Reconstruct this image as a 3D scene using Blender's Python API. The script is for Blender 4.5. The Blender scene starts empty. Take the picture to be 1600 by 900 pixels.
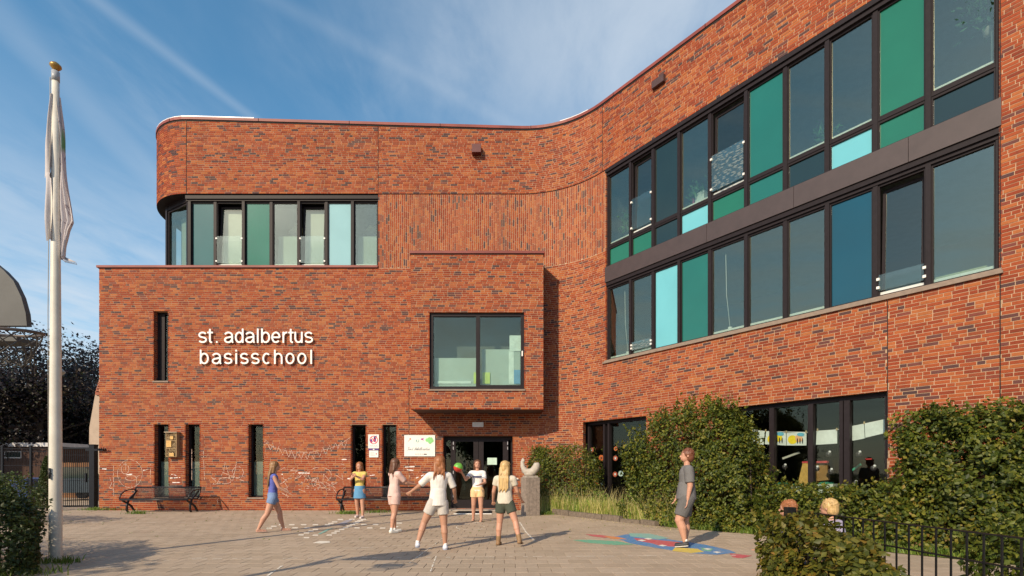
import bpy, bmesh, math, random
import numpy as np
from mathutils import Vector, Matrix, noise as mnoise
R = math.radians
random.seed(7); rng = np.random.default_rng(7)
SC = bpy.context.scene
COL = SC.collection

# ------------------------------------------------------------------ camera
F = 780.0; EYE = 1.25; YW = 16.25        # focal length in photo pixels, eye height, distance of the front wall
cam = bpy.data.cameras.new('camera'); camo = bpy.data.objects.new('camera', cam); COL.objects.link(camo)
cam.sensor_width = 36; cam.lens = 36 * F / 1600; cam.shift_y = 287 / 1600
cam.clip_start = 0.05; cam.clip_end = 2000
camo.location = (0, 0, EYE); camo.rotation_euler = (R(90), 0, 0)
SC.camera = camo
SC.view_settings.view_transform = 'Standard'; SC.view_settings.look = 'None'
SC.view_settings.exposure = 0.0; SC.view_settings.gamma = 1.0
SC.render.resolution_x = 1024; SC.render.resolution_y = 576

# ------------------------------------------------------------------ sun
SUN = Vector((0.64, 1.0, -0.697)).normalized()       # direction the light travels
sl = bpy.data.lights.new('sun', 'SUN'); sl.energy = 4.9; sl.angle = R(0.55); sl.color = (1.0, 0.83, 0.60)
so = bpy.data.objects.new('sun', sl); COL.objects.link(so)
so.rotation_euler = SUN.to_track_quat('-Z', 'Y').to_euler(); so.location = (-20, -30, 25)

# ------------------------------------------------------------------ world: Nishita sky, cirrus and contrails
W = bpy.data.worlds.new('World'); SC.world = W; W.use_nodes = True
nt = W.node_tree; N = nt.nodes; L = nt.links
for n in list(N): N.remove(n)
class NB:
    """tiny node builder"""
    def __init__(s, nt): s.nt = nt
    def n(s, t, **k):
        o = s.nt.nodes.new(t)
        for a, b in k.items(): setattr(o, a, b)
        return o
    def put(s, sock, v):
        if isinstance(v, (int, float)): sock.default_value = v
        elif isinstance(v, tuple): sock.default_value = v if len(v) != 3 or sock.type != 'RGBA' else (*v, 1)
        else: s.nt.links.new(v, sock)
    def m(s, op, a, b=0.0, c=0.0, clamp=False):
        o = s.n('ShaderNodeMath', operation=op, use_clamp=clamp)
        for i, v in enumerate((a, b, c)): s.put(o.inputs[i], v)
        return o.outputs[0]
    def ss(s, x, e0, e1):       # smoothstep, 0 at e0 and 1 at e1
        o = s.n('ShaderNodeMapRange', interpolation_type='SMOOTHSTEP')
        s.put(o.inputs[0], x); o.inputs[1].default_value = e0; o.inputs[2].default_value = e1
        return o.outputs[0]
    def noise(s, vec, scale, detail=4, rough=.5, dist=0.):
        o = s.n('ShaderNodeTexNoise')
        if vec is not None: s.put(o.inputs['Vector'], vec)
        o.inputs['Scale'].default_value = scale; o.inputs['Detail'].default_value = detail
        o.inputs['Roughness'].default_value = rough; o.inputs['Distortion'].default_value = dist
        return o.outputs['Fac']
    def ramp(s, fac, stops, interp='LINEAR'):
        o = s.n('ShaderNodeValToRGB'); cr = o.color_ramp; cr.interpolation = interp
        while len(cr.elements) < len(stops): cr.elements.new(.5)
        for e, (p, c) in zip(cr.elements, stops):
            e.position = p; e.color = (*c, 1) if len(c) == 3 else c
        s.put(o.inputs[0], fac); return o.outputs[0]
    def mix(s, f, a, b, blend='MIX'):
        o = s.n('ShaderNodeMix', data_type='RGBA', blend_type=blend)
        s.put(o.inputs[0], f); s.put(o.inputs[6], a); s.put(o.inputs[7], b)
        return o.outputs[2]
b = NB(nt)
sky = b.n('ShaderNodeTexSky', sky_type='NISHITA'); sky.sun_disc = False
sky.sun_elevation = R(30.4); sky.sun_rotation = math.atan2(-SUN.x, -SUN.y)
sky.air_density = 1.0; sky.dust_density = 0.7; sky.ozone_density = 2.2; sky.altitude = 0
tc = b.n('ShaderNodeTexCoord'); sep = b.n('ShaderNodeSeparateXYZ'); L.new(tc.outputs['Generated'], sep.inputs[0])
dz = b.m('MAXIMUM', sep.outputs[2], 0.02)
px = b.m('DIVIDE', sep.outputs[0], dz); py = b.m('DIVIDE', sep.outputs[1], dz)
cmb = b.n('ShaderNodeCombineXYZ'); b.put(cmb.inputs[0], px); b.put(cmb.inputs[1], py)
P2 = cmb.outputs[0]
mp = b.n('ShaderNodeMapping'); L.new(P2, mp.inputs[0]); mp.inputs['Rotation'].default_value = (0, 0, R(-35)); mp.inputs['Scale'].default_value = (1.5, 0.45, 1)
big = b.noise(mp.outputs[0], 0.9, 6, .55, .5)
mp2 = b.n('ShaderNodeMapping'); L.new(P2, mp2.inputs[0]); mp2.inputs['Rotation'].default_value = (0, 0, R(-25)); mp2.inputs['Scale'].default_value = (3.6, 1.7, 1)
fine = b.noise(mp2.outputs[0], 1.3, 9, .6, .25)
wisp = b.m('MULTIPLY', b.ss(big, .36, .72), b.ss(fine, .28, .80))
# a broad veil of cirrus over the middle right, another low on the left
def blob(cx, cy, r0, r1):
    d = b.m('SQRT', b.m('ADD', b.m('POWER', b.m('SUBTRACT', px, cx), 2), b.m('POWER', b.m('SUBTRACT', py, cy), 2)))
    return b.ss(d, r1, r0)
veil = b.m('MULTIPLY', blob(.30, 1.12, .05, .80), b.ss(fine, -.15, .70))
low = b.m('MULTIPLY', b.ss(sep.outputs[2], .58, .15), b.ss(fine, -.05, .70))
def trail(x0, y0, x1, y1, w, amp):
    dx, dy = x1 - x0, y1 - y0; l = math.hypot(dx, dy)
    d = b.m('ABSOLUTE', b.m('ADD', b.m('MULTIPLY', b.m('SUBTRACT', px, x0), dy / l), b.m('MULTIPLY', b.m('SUBTRACT', py, y0), -dx / l)))
    d = b.m('ADD', d, b.m('MULTIPLY', b.m('SUBTRACT', fine, .5), w * 1.6))
    return b.m('MULTIPLY', b.ss(d, w, 0), amp)
t1 = trail(-.882, 1.058, -.729, 1.42, .035, .17)
t2 = trail(-1.148, 1.244, -1.215, 1.706, .08, .15)
t3 = trail(-.309, 1.206, -.018, 1.426, .04, .09)
cov = b.m('ADD', b.m('MULTIPLY', wisp, .44), b.m('MULTIPLY', veil, .78))
cov = b.m('ADD', cov, b.m('MULTIPLY', low, .85))
cov = b.m('ADD', cov, b.m('ADD', t1, b.m('ADD', t2, t3)), clamp=True)
cov = b.m('MULTIPLY', cov, .85)
hsv = b.n('ShaderNodeHueSaturation'); L.new(sky.outputs[0], hsv.inputs['Color']); hsv.inputs['Saturation'].default_value = 1.2; hsv.inputs['Value'].default_value = 1.5; hsv.inputs['Hue'].default_value = .485
bg = b.n('ShaderNodeBackground'); bg.inputs[1].default_value = 0.13
CLOUD = (5.4, 6.0, 6.7)
b.put(bg.inputs[0], b.mix(cov, hsv.outputs[0], CLOUD))
wo = b.n('ShaderNodeOutputWorld'); L.new(bg.outputs[0], wo.inputs[0])

# ------------------------------------------------------------------ helpers
def wx(x): return (x - 800) / 48.0                       # photo x -> X on the front wall
def wz(y): return EYE + (737 - y) / 48.0                 # photo y -> Z on the front wall
def at(x, y, Y): return Vector(((x - 800) / F * Y, Y, EYE + (737 - y) / F * Y))
def gnd(x, y):
    Y = EYE * F / (y - 737); return Vector(((x - 800) / F * Y, Y, 0))

def empty(name, loc=(0, 0, 0), rz=0., label=None, cat=None, group=None, kind=None):
    o = bpy.data.objects.new(name, None); COL.objects.link(o); o.location = loc; o.rotation_euler = (0, 0, rz)
    o.empty_display_size = .2
    return tag(o, label, cat, group, kind)
def tag(o, label=None, cat=None, group=None, kind=None):
    if label: o['label'] = label
    if cat: o['category'] = cat
    if group: o['group'] = group
    if kind: o['kind'] = kind
    return o
def worldloc(o):
    v = Vector((0, 0, 0))
    while o is not None: v += o.location; o = o.parent
    return v
def link(name, me, parent=None, world=False):
    """world=True: the mesh is in world coordinates under an unrotated parent chain"""
    o = bpy.data.objects.new(name, me); COL.objects.link(o)
    if parent is not None:
        o.parent = parent
        if world: o.location = -worldloc(parent)
    return o

class MB:
    def __init__(s): s.v = []; s.f = []; s.r = []; s.mi = []; s.sm = []
    def add(s, vs, fs, rnd=None, m=0, smooth=False):
        o = len(s.v); s.v.extend([tuple(v) for v in vs])
        for f in fs:
            s.f.append(tuple(i + o for i in f)); s.mi.append(m); s.r.append(random.random() if rnd is None else rnd); s.sm.append(smooth)
    def box(s, c, sz, ax=None, m=0, rnd=None, faces=None):
        """c centre, sz full sizes, ax (X,Y,Z axes)"""
        c = Vector(c); hx, hy, hz = [q / 2 for q in sz]
        X, Y, Z = ax if ax else (Vector((1, 0, 0)), Vector((0, 1, 0)), Vector((0, 0, 1)))
        vs = [c + X * (hx * i) + Y * (hy * j) + Z * (hz * k) for k in (-1, 1) for j in (-1, 1) for i in (-1, 1)]
        fs = [(0, 1, 5, 4), (1, 3, 7, 5), (3, 2, 6, 7), (2, 0, 4, 6), (4, 5, 7, 6), (0, 2, 3, 1)]
        s.add(vs, fs, random.random() if rnd is None else rnd, m)
    def b(s, x0, x1, y0, y1, z0, z1, m=0, rnd=None):
        s.box(((x0 + x1) / 2, (y0 + y1) / 2, (z0 + z1) / 2), (abs(x1 - x0), abs(y1 - y0), abs(z1 - z0)), None, m, rnd)
    def tube(s, pts, r, n=8, m=0, cap=True, flat=1.0, rnd=None, smooth=True):
        pts = [Vector(p) for p in pts]; rs = r if isinstance(r, (list, tuple)) else [r] * len(pts)
        rings = []; up0 = None
        for i, p in enumerate(pts):
            t = (pts[min(i + 1, len(pts) - 1)] - pts[max(i - 1, 0)]).normalized()
            if up0 is None:
                up0 = Vector((0, 0, 1)) if abs(t.z) < .9 else Vector((0, 1, 0))
            a = t.cross(up0)
            if a.length < 1e-4: a = t.cross(Vector((1, 0, 0)))
            a.normalize(); bb = a.cross(t).normalized(); up0 = bb
            rings.append([p + a * (math.cos(2 * math.pi * k / n) * rs[i]) + bb * (math.sin(2 * math.pi * k / n) * rs[i] * flat) for k in range(n)])
        vs = [v for rg in rings for v in rg]; fs = []
        for i in range(len(rings) - 1):
            for k in range(n):
                fs.append((i * n + k, i * n + (k + 1) % n, (i + 1) * n + (k + 1) % n, (i + 1) * n + k))
        rn = random.random() if rnd is None else rnd
        s.add(vs, fs, rn, m, smooth)
        if cap:
            o = len(s.v) - len(vs)
            for q in (list(range(n))[::-1], [(len(rings) - 1) * n + k for k in range(n)]):
                s.f.append(tuple(o + i for i in q)); s.mi.append(m); s.r.append(rn); s.sm.append(False)
    def lathe(s, prof, c=(0, 0, 0), n=20, m=0, sx=1, sy=1, smooth=True, rnd=None):
        c = Vector(c); vs = []; fs = []
        for (r, z) in prof:
            for k in range(n):
                a = 2 * math.pi * k / n; vs.append(c + Vector((math.cos(a) * r * sx, math.sin(a) * r * sy, z)))
        for i in range(len(prof) - 1):
            for k in range(n):
                fs.append((i * n + k, i * n + (k + 1) % n, (i + 1) * n + (k + 1) % n, (i + 1) * n + k))
        fs.append(tuple(range(n))[::-1]); fs.append(tuple((len(prof) - 1) * n + k for k in range(n)))
        s.add(vs, fs, rnd, m, smooth)
    def ball(s, c, r, n=12, k=8, m=0, rnd=None):
        rr = r if isinstance(r, (tuple, list)) else (r, r, r); c = Vector(c)
        vs = [c + Vector((0, 0, -rr[2]))]; fs = []
        for i in range(1, k):
            ph = -math.pi / 2 + math.pi * i / k
            for j in range(n):
                a = 2 * math.pi * j / n; vs.append(c + Vector((math.cos(a) * math.cos(ph) * rr[0], math.sin(a) * math.cos(ph) * rr[1], math.sin(ph) * rr[2])))
        vs.append(c + Vector((0, 0, rr[2])))
        for j in range(n): fs.append((0, 1 + (j + 1) % n, 1 + j))
        for i in range(k - 2):
            for j in range(n):
                a = 1 + i * n; fs.append((a + j, a + (j + 1) % n, a + n + (j + 1) % n, a + n + j))
        a = 1 + (k - 2) * n
        for j in range(n): fs.append((a + j, a + (j + 1) % n, len(vs) - 1))
        s.add(vs, fs, random.random() if rnd is None else rnd, m, True)
    def quad(s, a, b_, c, d, m=0, rnd=None): s.add([a, b_, c, d], [(0, 1, 2, 3)], rnd, m)
    def mesh(s, name, mats):
        me = bpy.data.meshes.new(name); me.from_pydata(s.v, [], s.f)
        for mt in (mats if isinstance(mats, (list, tuple)) else [mats]): me.materials.append(mt)
        me.polygons.foreach_set('material_index', s.mi); me.polygons.foreach_set('use_smooth', s.sm)
        at_ = me.attributes.new('rnd', 'FLOAT', 'FACE'); at_.data.foreach_set('value', s.r)
        me.update(); return me
    def build(s, name, mats, parent=None, world=False): return link(name, s.mesh(name, mats), parent, world)

def fastmesh(name, V, FQ, rnd, mats, smooth=False):
    """V (n,3); FQ (m,k) faces; rnd (m,)"""
    me = bpy.data.meshes.new(name); k = FQ.shape[1]; m = FQ.shape[0]
    me.vertices.add(len(V)); me.vertices.foreach_set('co', V.astype(np.float32).ravel())
    me.loops.add(m * k); me.loops.foreach_set('vertex_index', FQ.astype(np.int32).ravel())
    me.polygons.add(m); me.polygons.foreach_set('loop_start', np.arange(0, m * k, k, dtype=np.int32))
    if smooth: me.polygons.foreach_set('use_smooth', np.ones(m, dtype=bool))
    for mt in (mats if isinstance(mats, (list, tuple)) else [mats]): me.materials.append(mt)
    at_ = me.attributes.new('rnd', 'FLOAT', 'FACE'); at_.data.foreach_set('value', rnd.astype(np.float32))
    me.update(calc_edges=True); return me

# ------------------------------------------------------------------ materials
def newmat(name):
    m = bpy.data.materials.new(name); m.use_nodes = True; nt = m.node_tree
    for n in list(nt.nodes): nt.nodes.remove(n)
    b = NB(nt); out = b.n('ShaderNodeOutputMaterial'); bs = b.n('ShaderNodeBsdfPrincipled')
    nt.links.new(bs.outputs[0], out.inputs[0]); return m, b, bs, out
def plain(name, c, rough=.6, metal=0., var=.12, scale=6., bump=0., bscale=60., spec=.5):
    m, b, bs, out = newmat(name)
    geo = b.n('ShaderNodeNewGeometry')
    nz = b.noise(geo.outputs['Position'], scale, 5, .6)
    d = tuple(max(0, q * (1 - var)) for q in c); e = tuple(q * (1 + var) for q in c)
    b.put(bs.inputs['Base Color'], b.ramp(nz, [(.3, d), (.7, e)]))
    bs.inputs['Roughness'].default_value = rough; bs.inputs['Metallic'].default_value = metal
    bs.inputs['Specular IOR Level'].default_value = spec
    if bump:
        bp = b.n('ShaderNodeBump'); bp.inputs['Strength'].default_value = bump; bp.inputs['Distance'].default_value = .01
        b.put(bp.inputs['Height'], b.noise(geo.outputs['Position'], bscale, 6, .6)); b.put(bs.inputs['Normal'], bp.outputs[0])
    return m
def attr(b, name='rnd'):
    a = b.n('ShaderNodeAttribute'); a.attribute_name = name; return a.outputs['Fac']
def by_rnd(name, stops, rough=.8, bump=.3, bscale=90., noise_amt=.25, nscale=30., patch=0., spec=.3, interp='LINEAR', burn=None):
    m, b, bs, out = newmat(name)
    geo = b.n('ShaderNodeNewGeometry'); c = b.ramp(attr(b), stops, interp)
    nz = b.noise(geo.outputs['Position'], nscale, 5, .65)
    k = b.m('ADD', b.m('MULTIPLY', nz, 2 * noise_amt), 1 - noise_amt)
    if burn:
        mp = b.n('ShaderNodeMapping'); b.nt.links.new(geo.outputs['Position'], mp.inputs[0]); mp.inputs['Scale'].default_value = (2.2, 2.2, .22)
        k = b.m('MULTIPLY', k, b.m('SUBTRACT', 1.04, b.m('MULTIPLY', b.ss(b.noise(mp.outputs[0], 1.0, 5, .65), .42, .72), .16)))
    if patch:
        pz = b.noise(geo.outputs['Position'], .45, 4, .6)
        k = b.m('MULTIPLY', k, b.m('ADD', b.m('MULTIPLY', pz, 2 * patch), 1 - patch))
    if burn: c = b.mix(b.m('MULTIPLY', b.ss(b.noise(geo.outputs['Position'], 6.5, 5, .7), .58, .72), .42), c, burn)
    vm = b.n('ShaderNodeVectorMath', operation='SCALE'); b.put(vm.inputs[0], c); b.put(vm.inputs[3], k)
    b.put(bs.inputs['Base Color'], vm.outputs[0])
    bs.inputs['Roughness'].default_value = rough; bs.inputs['Specular IOR Level'].default_value = spec
    if bump:
        bp = b.n('ShaderNodeBump'); bp.inputs['Strength'].default_value = bump; bp.inputs['Distance'].default_value = .006
        b.put(bp.inputs['Height'], b.noise(geo.outputs['Position'], bscale, 5, .6)); b.put(bs.inputs['Normal'], bp.outputs[0])
    return m
M = {}
M['brick'] = by_rnd('brick', [(0, (.19, .035, .015)), (.18, (.25, .045, .016)), (.5, (.305, .067, .022)), (.66, (.335, .088, .027)), (.80, (.36, .115, .037)),
                              (.84, (.22, .045, .020)), (.885, (.17, .048, .036)), (.93, (.10, .042, .038)), (1, (.065, .036, .038))], rough=.86, noise_amt=.26, nscale=30, patch=.12, bump=.5, burn=(.085, .035, .03))
M['brick_wall'] = M['brick']
M['mortar'] = plain('mortar', (.44, .295, .19), .95, var=.15, scale=9, bump=.3)
M['frame'] = plain('dark_frame', (.021, .016, .018), .5, var=.15, scale=14, spec=.15)
M['band'] = plain('spandrel_metal', (.058, .040, .039), .5, var=.12, scale=4)
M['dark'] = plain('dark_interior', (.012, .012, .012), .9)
M['coping'] = plain('red_coping', (.23, .060, .048), .5, var=.2, scale=1.5, spec=.25)
M['coping_white'] = plain('white_highlight', (.75, .72, .72), .35)  # white of the painted coping highlight
M['sill'] = plain('stone_sill', (.24, .18, .14), .8, var=.15, scale=12)
M['white'] = plain('white_paint', (.78, .76, .72), .5, var=.05)
M['blackmetal'] = plain('black_metal', (.022, .021, .024), .35, var=.2, scale=20, metal=.3)
M['concrete'] = plain('concrete', (.36, .31, .26), .9, var=.2, scale=10, bump=.4)
def panel(name, c, rough=.06):
    m, b, bs, out = newmat(name)
    geo = b.n('ShaderNodeNewGeometry'); nz = b.noise(geo.outputs['Position'], .9, 3, .5)
    b.put(bs.inputs['Base Color'], b.ramp(nz, [(.3, tuple(q * .93 for q in c)), (.7, tuple(q * 1.07 for q in c))]))
    bs.inputs['Roughness'].default_value = rough; bs.inputs['Specular IOR Level'].default_value = .75
    bp = b.n('ShaderNodeBump'); bp.inputs['Strength'].default_value = .03; bp.inputs['Distance'].default_value = .02
    b.put(bp.inputs['Height'], b.noise(geo.outputs['Position'], 1.3, 2, .5)); b.put(bs.inputs['Normal'], bp.outputs[0])
    return m
M['p_green'] = panel('green_glass_panel', (.012, .135, .076))
M['p_teal'] = panel('teal_glass_panel', (.011, .130, .102))
M['p_cyan'] = panel('cyan_glass_panel', (.14, .45, .51))
M['p_pale'] = panel('pale_cyan_glass_panel', (.25, .45, .47))
M['p_blue'] = panel('dark_blue_glass_panel', (.004, .060, .095))
M['p_dark'] = panel('dark_green_glass_panel', (.010, .026, .024))
M['p_dteal'] = panel('dark_teal_glass_panel', (.02, .10, .09))
def glass(name, tint=(.80, .86, .83), refl=.13, rough=.0, wav=.05):
    m = bpy.data.materials.new(name); m.use_nodes = True; nt = m.node_tree
    for n in list(nt.nodes): nt.nodes.remove(n)
    b = NB(nt); out = b.n('ShaderNodeOutputMaterial')
    tr = b.n('ShaderNodeBsdfTransparent'); tr.inputs[0].default_value = (*tint, 1)
    gl = b.n('ShaderNodeBsdfGlossy'); gl.inputs[0].default_value = (.96, .98, .78, 1); gl.inputs[1].default_value = rough
    geo = b.n('ShaderNodeNewGeometry')
    bp = b.n('ShaderNodeBump'); bp.inputs['Strength'].default_value = wav; bp.inputs['Distance'].default_value = .02
    b.put(bp.inputs['Height'], b.noise(geo.outputs['Position'], 1.1, 2, .5)); b.put(gl.inputs['Normal'], bp.outputs[0])
    dt = b.n('ShaderNodeVectorMath', operation='DOT_PRODUCT'); nt.links.new(geo.outputs['Incoming'], dt.inputs[0]); nt.links.new(geo.outputs['Normal'], dt.inputs[1])
    k = b.m('ADD', b.m('MULTIPLY', b.m('POWER', b.m('SUBTRACT', 1.0, b.m('ABSOLUTE', dt.outputs['Value']), clamp=True), 5), .85), refl, clamp=True)
    mx = b.n('ShaderNodeMixShader'); b.put(mx.inputs[0], k); nt.links.new(tr.outputs[0], mx.inputs[1]); nt.links.new(gl.outputs[0], mx.inputs[2])
    nt.links.new(mx.outputs[0], out.inputs[0]); return m
M['glass'] = glass('window_glass')
M['glass_d'] = glass('dark_window_glass', (.55, .60, .58), .04)
M['glass_clear'] = glass('balustrade_glass', (.90, .94, .93), .08)
M['glass_shop'] = glass('ground_floor_glass', (.90, .93, .92), .03)
M['film'] = plain('frosted_film', (.36, .43, .39), .5, var=.06, scale=3)
M['blind'] = plain('roller_blind', (.40, .45, .38), .8, var=.05)
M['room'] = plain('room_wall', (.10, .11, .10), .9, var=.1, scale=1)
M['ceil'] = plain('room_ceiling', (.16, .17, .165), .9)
# ------------------------------------------------------------------ facade path
RA = 3.1; TH = R(52.6); LA = RA * TH; X0 = .28
P0 = Vector((X0 + RA * math.sin(TH), YW - RA + RA * math.cos(TH)))
def path(s):
    if s < 0: return Vector((X0 + s, YW)), Vector((1, 0)), Vector((0, -1))
    if s < LA:
        a = s / RA; return (Vector((X0 + RA * math.sin(a), YW - RA + RA * math.cos(a))), Vector((math.cos(a), -math.sin(a))), Vector((-math.sin(a), -math.cos(a))))
    T = Vector((math.cos(TH), -math.sin(TH))); return P0 + T * (s - LA), T, Vector((-math.sin(TH), -math.cos(TH)))
CX = wx(292); RC = 1.86       # rounded left corner of the upper storey
def path_up(s):
    """upper storey: left of CX it turns back round the corner"""
    if X0 + s >= CX: return path(s)
    a = (CX - (X0 + s)) / RC
    if a <= R(90): return (Vector((CX - RC * math.sin(a), YW + RC - RC * math.cos(a))), Vector((math.cos(a), -math.sin(a))), Vector((-math.sin(a), -math.cos(a))))
    e = (a - R(90)) * RC; return Vector((CX - RC, YW + RC + e)), Vector((0, -1)), Vector((-1, 0))
def tpx(x):   # photo x -> distance along the straight right wall, measured from its start
    u = (x - 800) / F; return (P0.y * u - P0.x) / (math.cos(TH) + math.sin(TH) * u)
def pt(p, s, off, z):  # point on a path, off metres outwards
    c, t, n = p(s); q = c + n * off; return Vector((q.x, q.y, z))
CH = .0635
def ztop(s):
    return 12.69 - .0285 * max(0, (X0 + s - CX) if s < 0 else (X0 - CX + s))

def sub(rects, o):
    out = []
    for (a, b_, c, d) in rects:
        if o[0] >= b_ or o[1] <= a or o[2] >= d or o[3] <= c: out.append((a, b_, c, d)); continue
        if c < o[2]: out.append((a, b_, c, o[2])); c = o[2]
        if d > o[3]: out.append((a, b_, o[3], d)); d = o[3]
        if a < o[0]: out.append((a, o[0], c, d))
        if b_ > o[1]: out.append((o[1], b_, c, d))
    return out
SINGLES = []      # whole bricks that become objects: (location, tangent, normal, length)
def bricks(mb, p, s0, s1, z0, z1, opens=(), top=None, vert=False, off=0., cuts=(), pick=None, thick=.03):
    J = .012
    if not vert:
        nrow = int((z1 - z0) / CH + .999)
        for i in range(nrow):
            c = z0 + i * CH; d = min(c + CH - J, z1)
            s = s0 - random.random() * .22; run = 0; 
            while s < s1:
                if run >= random.choice((1, 2, 2, 3, 4)): l = .100; run = 0
                else: l = .210; run += 1
                a, b_ = max(s, s0), min(s + l, s1); s += l + J
                if b_ - a < .02 or d - c < .012: continue
                hit = [cu[0] for cu in cuts if a - .006 < cu[0] < b_ + .006 and c < cu[1]]
                if top:
                    tz = top((a + b_) / 2)
                    if c > tz - .015: continue
                    dd = min(d, tz)
                else: dd = d
                rs = [(a, b_, c, dd)]
                if hit:
                    cu = hit[0]; rs = [r_ for r_ in ((a, cu - .006, c, dd), (cu + .006, b_, c, dd)) if r_[1] - r_[0] > .02]
                    if len(rs) == 1 and (rs[0][0] == a): rs = [(a, cu - .006, c, dd)]
                for o in opens:
                    if o[0] < b_ and o[1] > a and o[2] < dd and o[3] > c: rs = sub(rs, o)
                for (ra, rb, rc, rd) in rs:
                    if rb - ra < .02 or rd - rc < .012: continue
                    pr = off + random.uniform(.003, .008)
                    cc, t, n = p((ra + rb) / 2)
                    whole = not hit and len(rs) == 1 and rb - ra > l - .002 and rd - rc > CH - J - .001
                    if whole and pick and pick(cc, (rc + rd) / 2):
                        SINGLES.append((Vector((cc.x, cc.y, (rc + rd) / 2)) + Vector((n.x, n.y, 0)) * pr, t.copy(), n.copy(), l)); continue
                    brick_box(mb, cc, t, n, rb - ra, rc, rd, pr, thick)
    else:
        ncol = int((s1 - s0) / CH)
        for i in range(ncol):
            a = s0 + i * CH; b_ = a + CH - J - .003; z = z0 - random.random() * .22; run = 0
            while z < z1:
                if run >= random.choice((2, 3, 4)): l = .10; run = 0
                else: l = .21; run += 1
                c, d = max(z, z0), min(z + l, z1); z += l + J
                if d - c < .02: continue
                cc, t, n = p((a + b_) / 2)
                brick_box(mb, cc, t, n, b_ - a, c, d, off + random.uniform(.003, .008), thick)
def brick_box(mb, cc, t, n, ln, z0, z1, pr, thick):
    h = ln / 2; q = cc + n * pr; r = cc + n * (pr - thick)
    a = q - t * h; b_ = q + t * h; c = r - t * h; d = r + t * h
    jz = random.uniform(-.001, .001)
    v = [(a.x, a.y, z0), (b_.x, b_.y, z0), (b_.x, b_.y, z1 + jz), (a.x, a.y, z1 + jz), (c.x, c.y, z0), (d.x, d.y, z0), (d.x, d.y, z1 + jz), (c.x, c.y, z1 + jz)]
    mb.add(v, [(0, 1, 2, 3), (1, 5, 6, 2), (5, 4, 7, 6)[:0] or (3, 2, 6, 7), (4, 0, 3, 7), (4, 5, 1, 0)], random.random())
def mortar(mb, p, s0, s1, z0, z1, opens=(), top=None, off=0., step=None):
    S = {s0, s1}
    for o in opens:
        for q in o[:2]:
            if s0 < q < s1: S.add(q)
    for q in np.arange(-.1, LA + .2, .12):
        if s0 < q < s1: S.add(float(q))
    if p is path_up:
        for q in np.arange(CX - X0 - RC * 1.8, CX - X0 + .05, .12):
            if s0 < q < s1: S.add(float(q))
    if top:
        for q in np.arange(s0, s1, 1.0): S.add(float(q))
    S = sorted(S)
    for a, b_ in zip(S, S[1:]):
        if b_ - a < 1e-6: continue
        m = (a + b_) / 2; iv = [(z0, z1)]
        for o in opens:
            if o[0] < m < o[1]:
                nv = []
                for (c, d) in iv:
                    if o[3] <= c or o[2] >= d: nv.append((c, d)); continue
                    if c < o[2]: nv.append((c, o[2]))
                    if d > o[3]: nv.append((o[3], d))
                iv = nv
        for (c, d) in iv:
            d1 = top(a) if top and d == z1 else d; d2 = top(b_) if top and d == z1 else d
            mb.quad(pt(p, a, off, c), pt(p, b_, off, c), pt(p, b_, off, d2), pt(p, a, off, d1), 0)
def reveal(mbk, mbm, p, o, depth, sides='LRTB'):
    """brick lining of an opening o=(s0,s1,z0,z1)"""
    s0, s1, z0, z1 = o
    for side, s, sg in (('L', s0, -1), ('R', s1, 1)):
        if side not in sides: continue
        cc, t, n = p(s)
        q = cc + t * (.004 * sg)
        mbm.quad(Vector((q.x, q.y, z0)), Vector((q.x - n.x * depth, q.y - n.y * depth, z0)), Vector((q.x - n.x * depth, q.y - n.y * depth, z1)), Vector((q.x, q.y, z1)))
        k = 0; z = z0
        while z < z1 - .02:
            d = min(z + CH - .012, z1)
            segs = [(-.004, depth)] if depth < .12 else ([(.0, .1), (.112, depth)] if k % 2 else [(.0, depth)])
            for (e0, e1) in segs:
                ctr = cc - n * ((e0 + e1) / 2) + t * (.018 * sg)
                mbk.box((ctr.x, ctr.y, (z + d) / 2), (.034, e1 - e0, d - z), (Vector((t.x, t.y, 0)), Vector((-n.x, -n.y, 0)), Vector((0, 0, 1))))
            z += CH; k += 1
    if 'T' in sides:
        a = pt(p, s0, .0, z1 + .003); b_ = pt(p, s1, .0, z1 + .003); c = pt(p, s1, -depth, z1 + .003); d = pt(p, s0, -depth, z1 + .003)
        mbm.quad(a, b_, c, d)

SCH = empty('school_building', (0, YW, 0), label='red brick school with a curved inner corner, green and blue glass panels and white letters', cat='building')
def part(mb, name, mats, parent=None): return mb.build(name, mats, parent or SCH, world=True)

SL = CX - X0                                             # s of the rounded corner
sL = wx(155) - X0; sT = 14.0 + LA; zC = 7.88; zB = 10.29   # left end, right end, coping height, band height
t0w, t1w = tpx(947), tpx(1561)
STRIP = (LA + t0w, LA + t1w, 4.53, zB)
slit = lambda x0, x1, y0, y1: (wx(x0) - X0, wx(x1) - X0, wz(y1), wz(y0))
SLITS = [slit(241.5, 263.5, 663, 777), slit(290, 312, 663, 777), slit(388.5, 411, 663, 777), slit(549, 571.5, 663.5, 777), slit(597.5, 619.5, 663.5, 777), slit(240.5, 262.5, 486, 595)]
DOOR = (wx(692.5) - X0, wx(801) - X0, .05, wz(681))
GW1 = (LA + tpx(914), LA + tpx(1010), .35, 2.79)
GW2 = (LA + tpx(1145), LA + tpx(1386), .35, 2.77)
OPN = SLITS + [DOOR, GW1, GW2]
UPW = (wx(262) - X0, wx(590.5) - X0, zC, zB)
def pick(cc, z):
    u = cc.x / cc.y; x = 800 + F * u; y = 737 - (z - EYE) * F / cc.y
    return 1440 < x < 1604 and 10 < y < 660 and cc.y < 9.6
bk = MB(); mo = MB()
cutlo = [(wx(639) - X0, 4.15), (LA + tpx(1387), 9.), (LA + tpx(1563), 99.)]
bricks(bk, path, sL, sT, 0, zC, OPN + [STRIP], cuts=cutlo, pick=pick)
mortar(mo, path, sL, sT, 0, zC, OPN + [STRIP])
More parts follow.
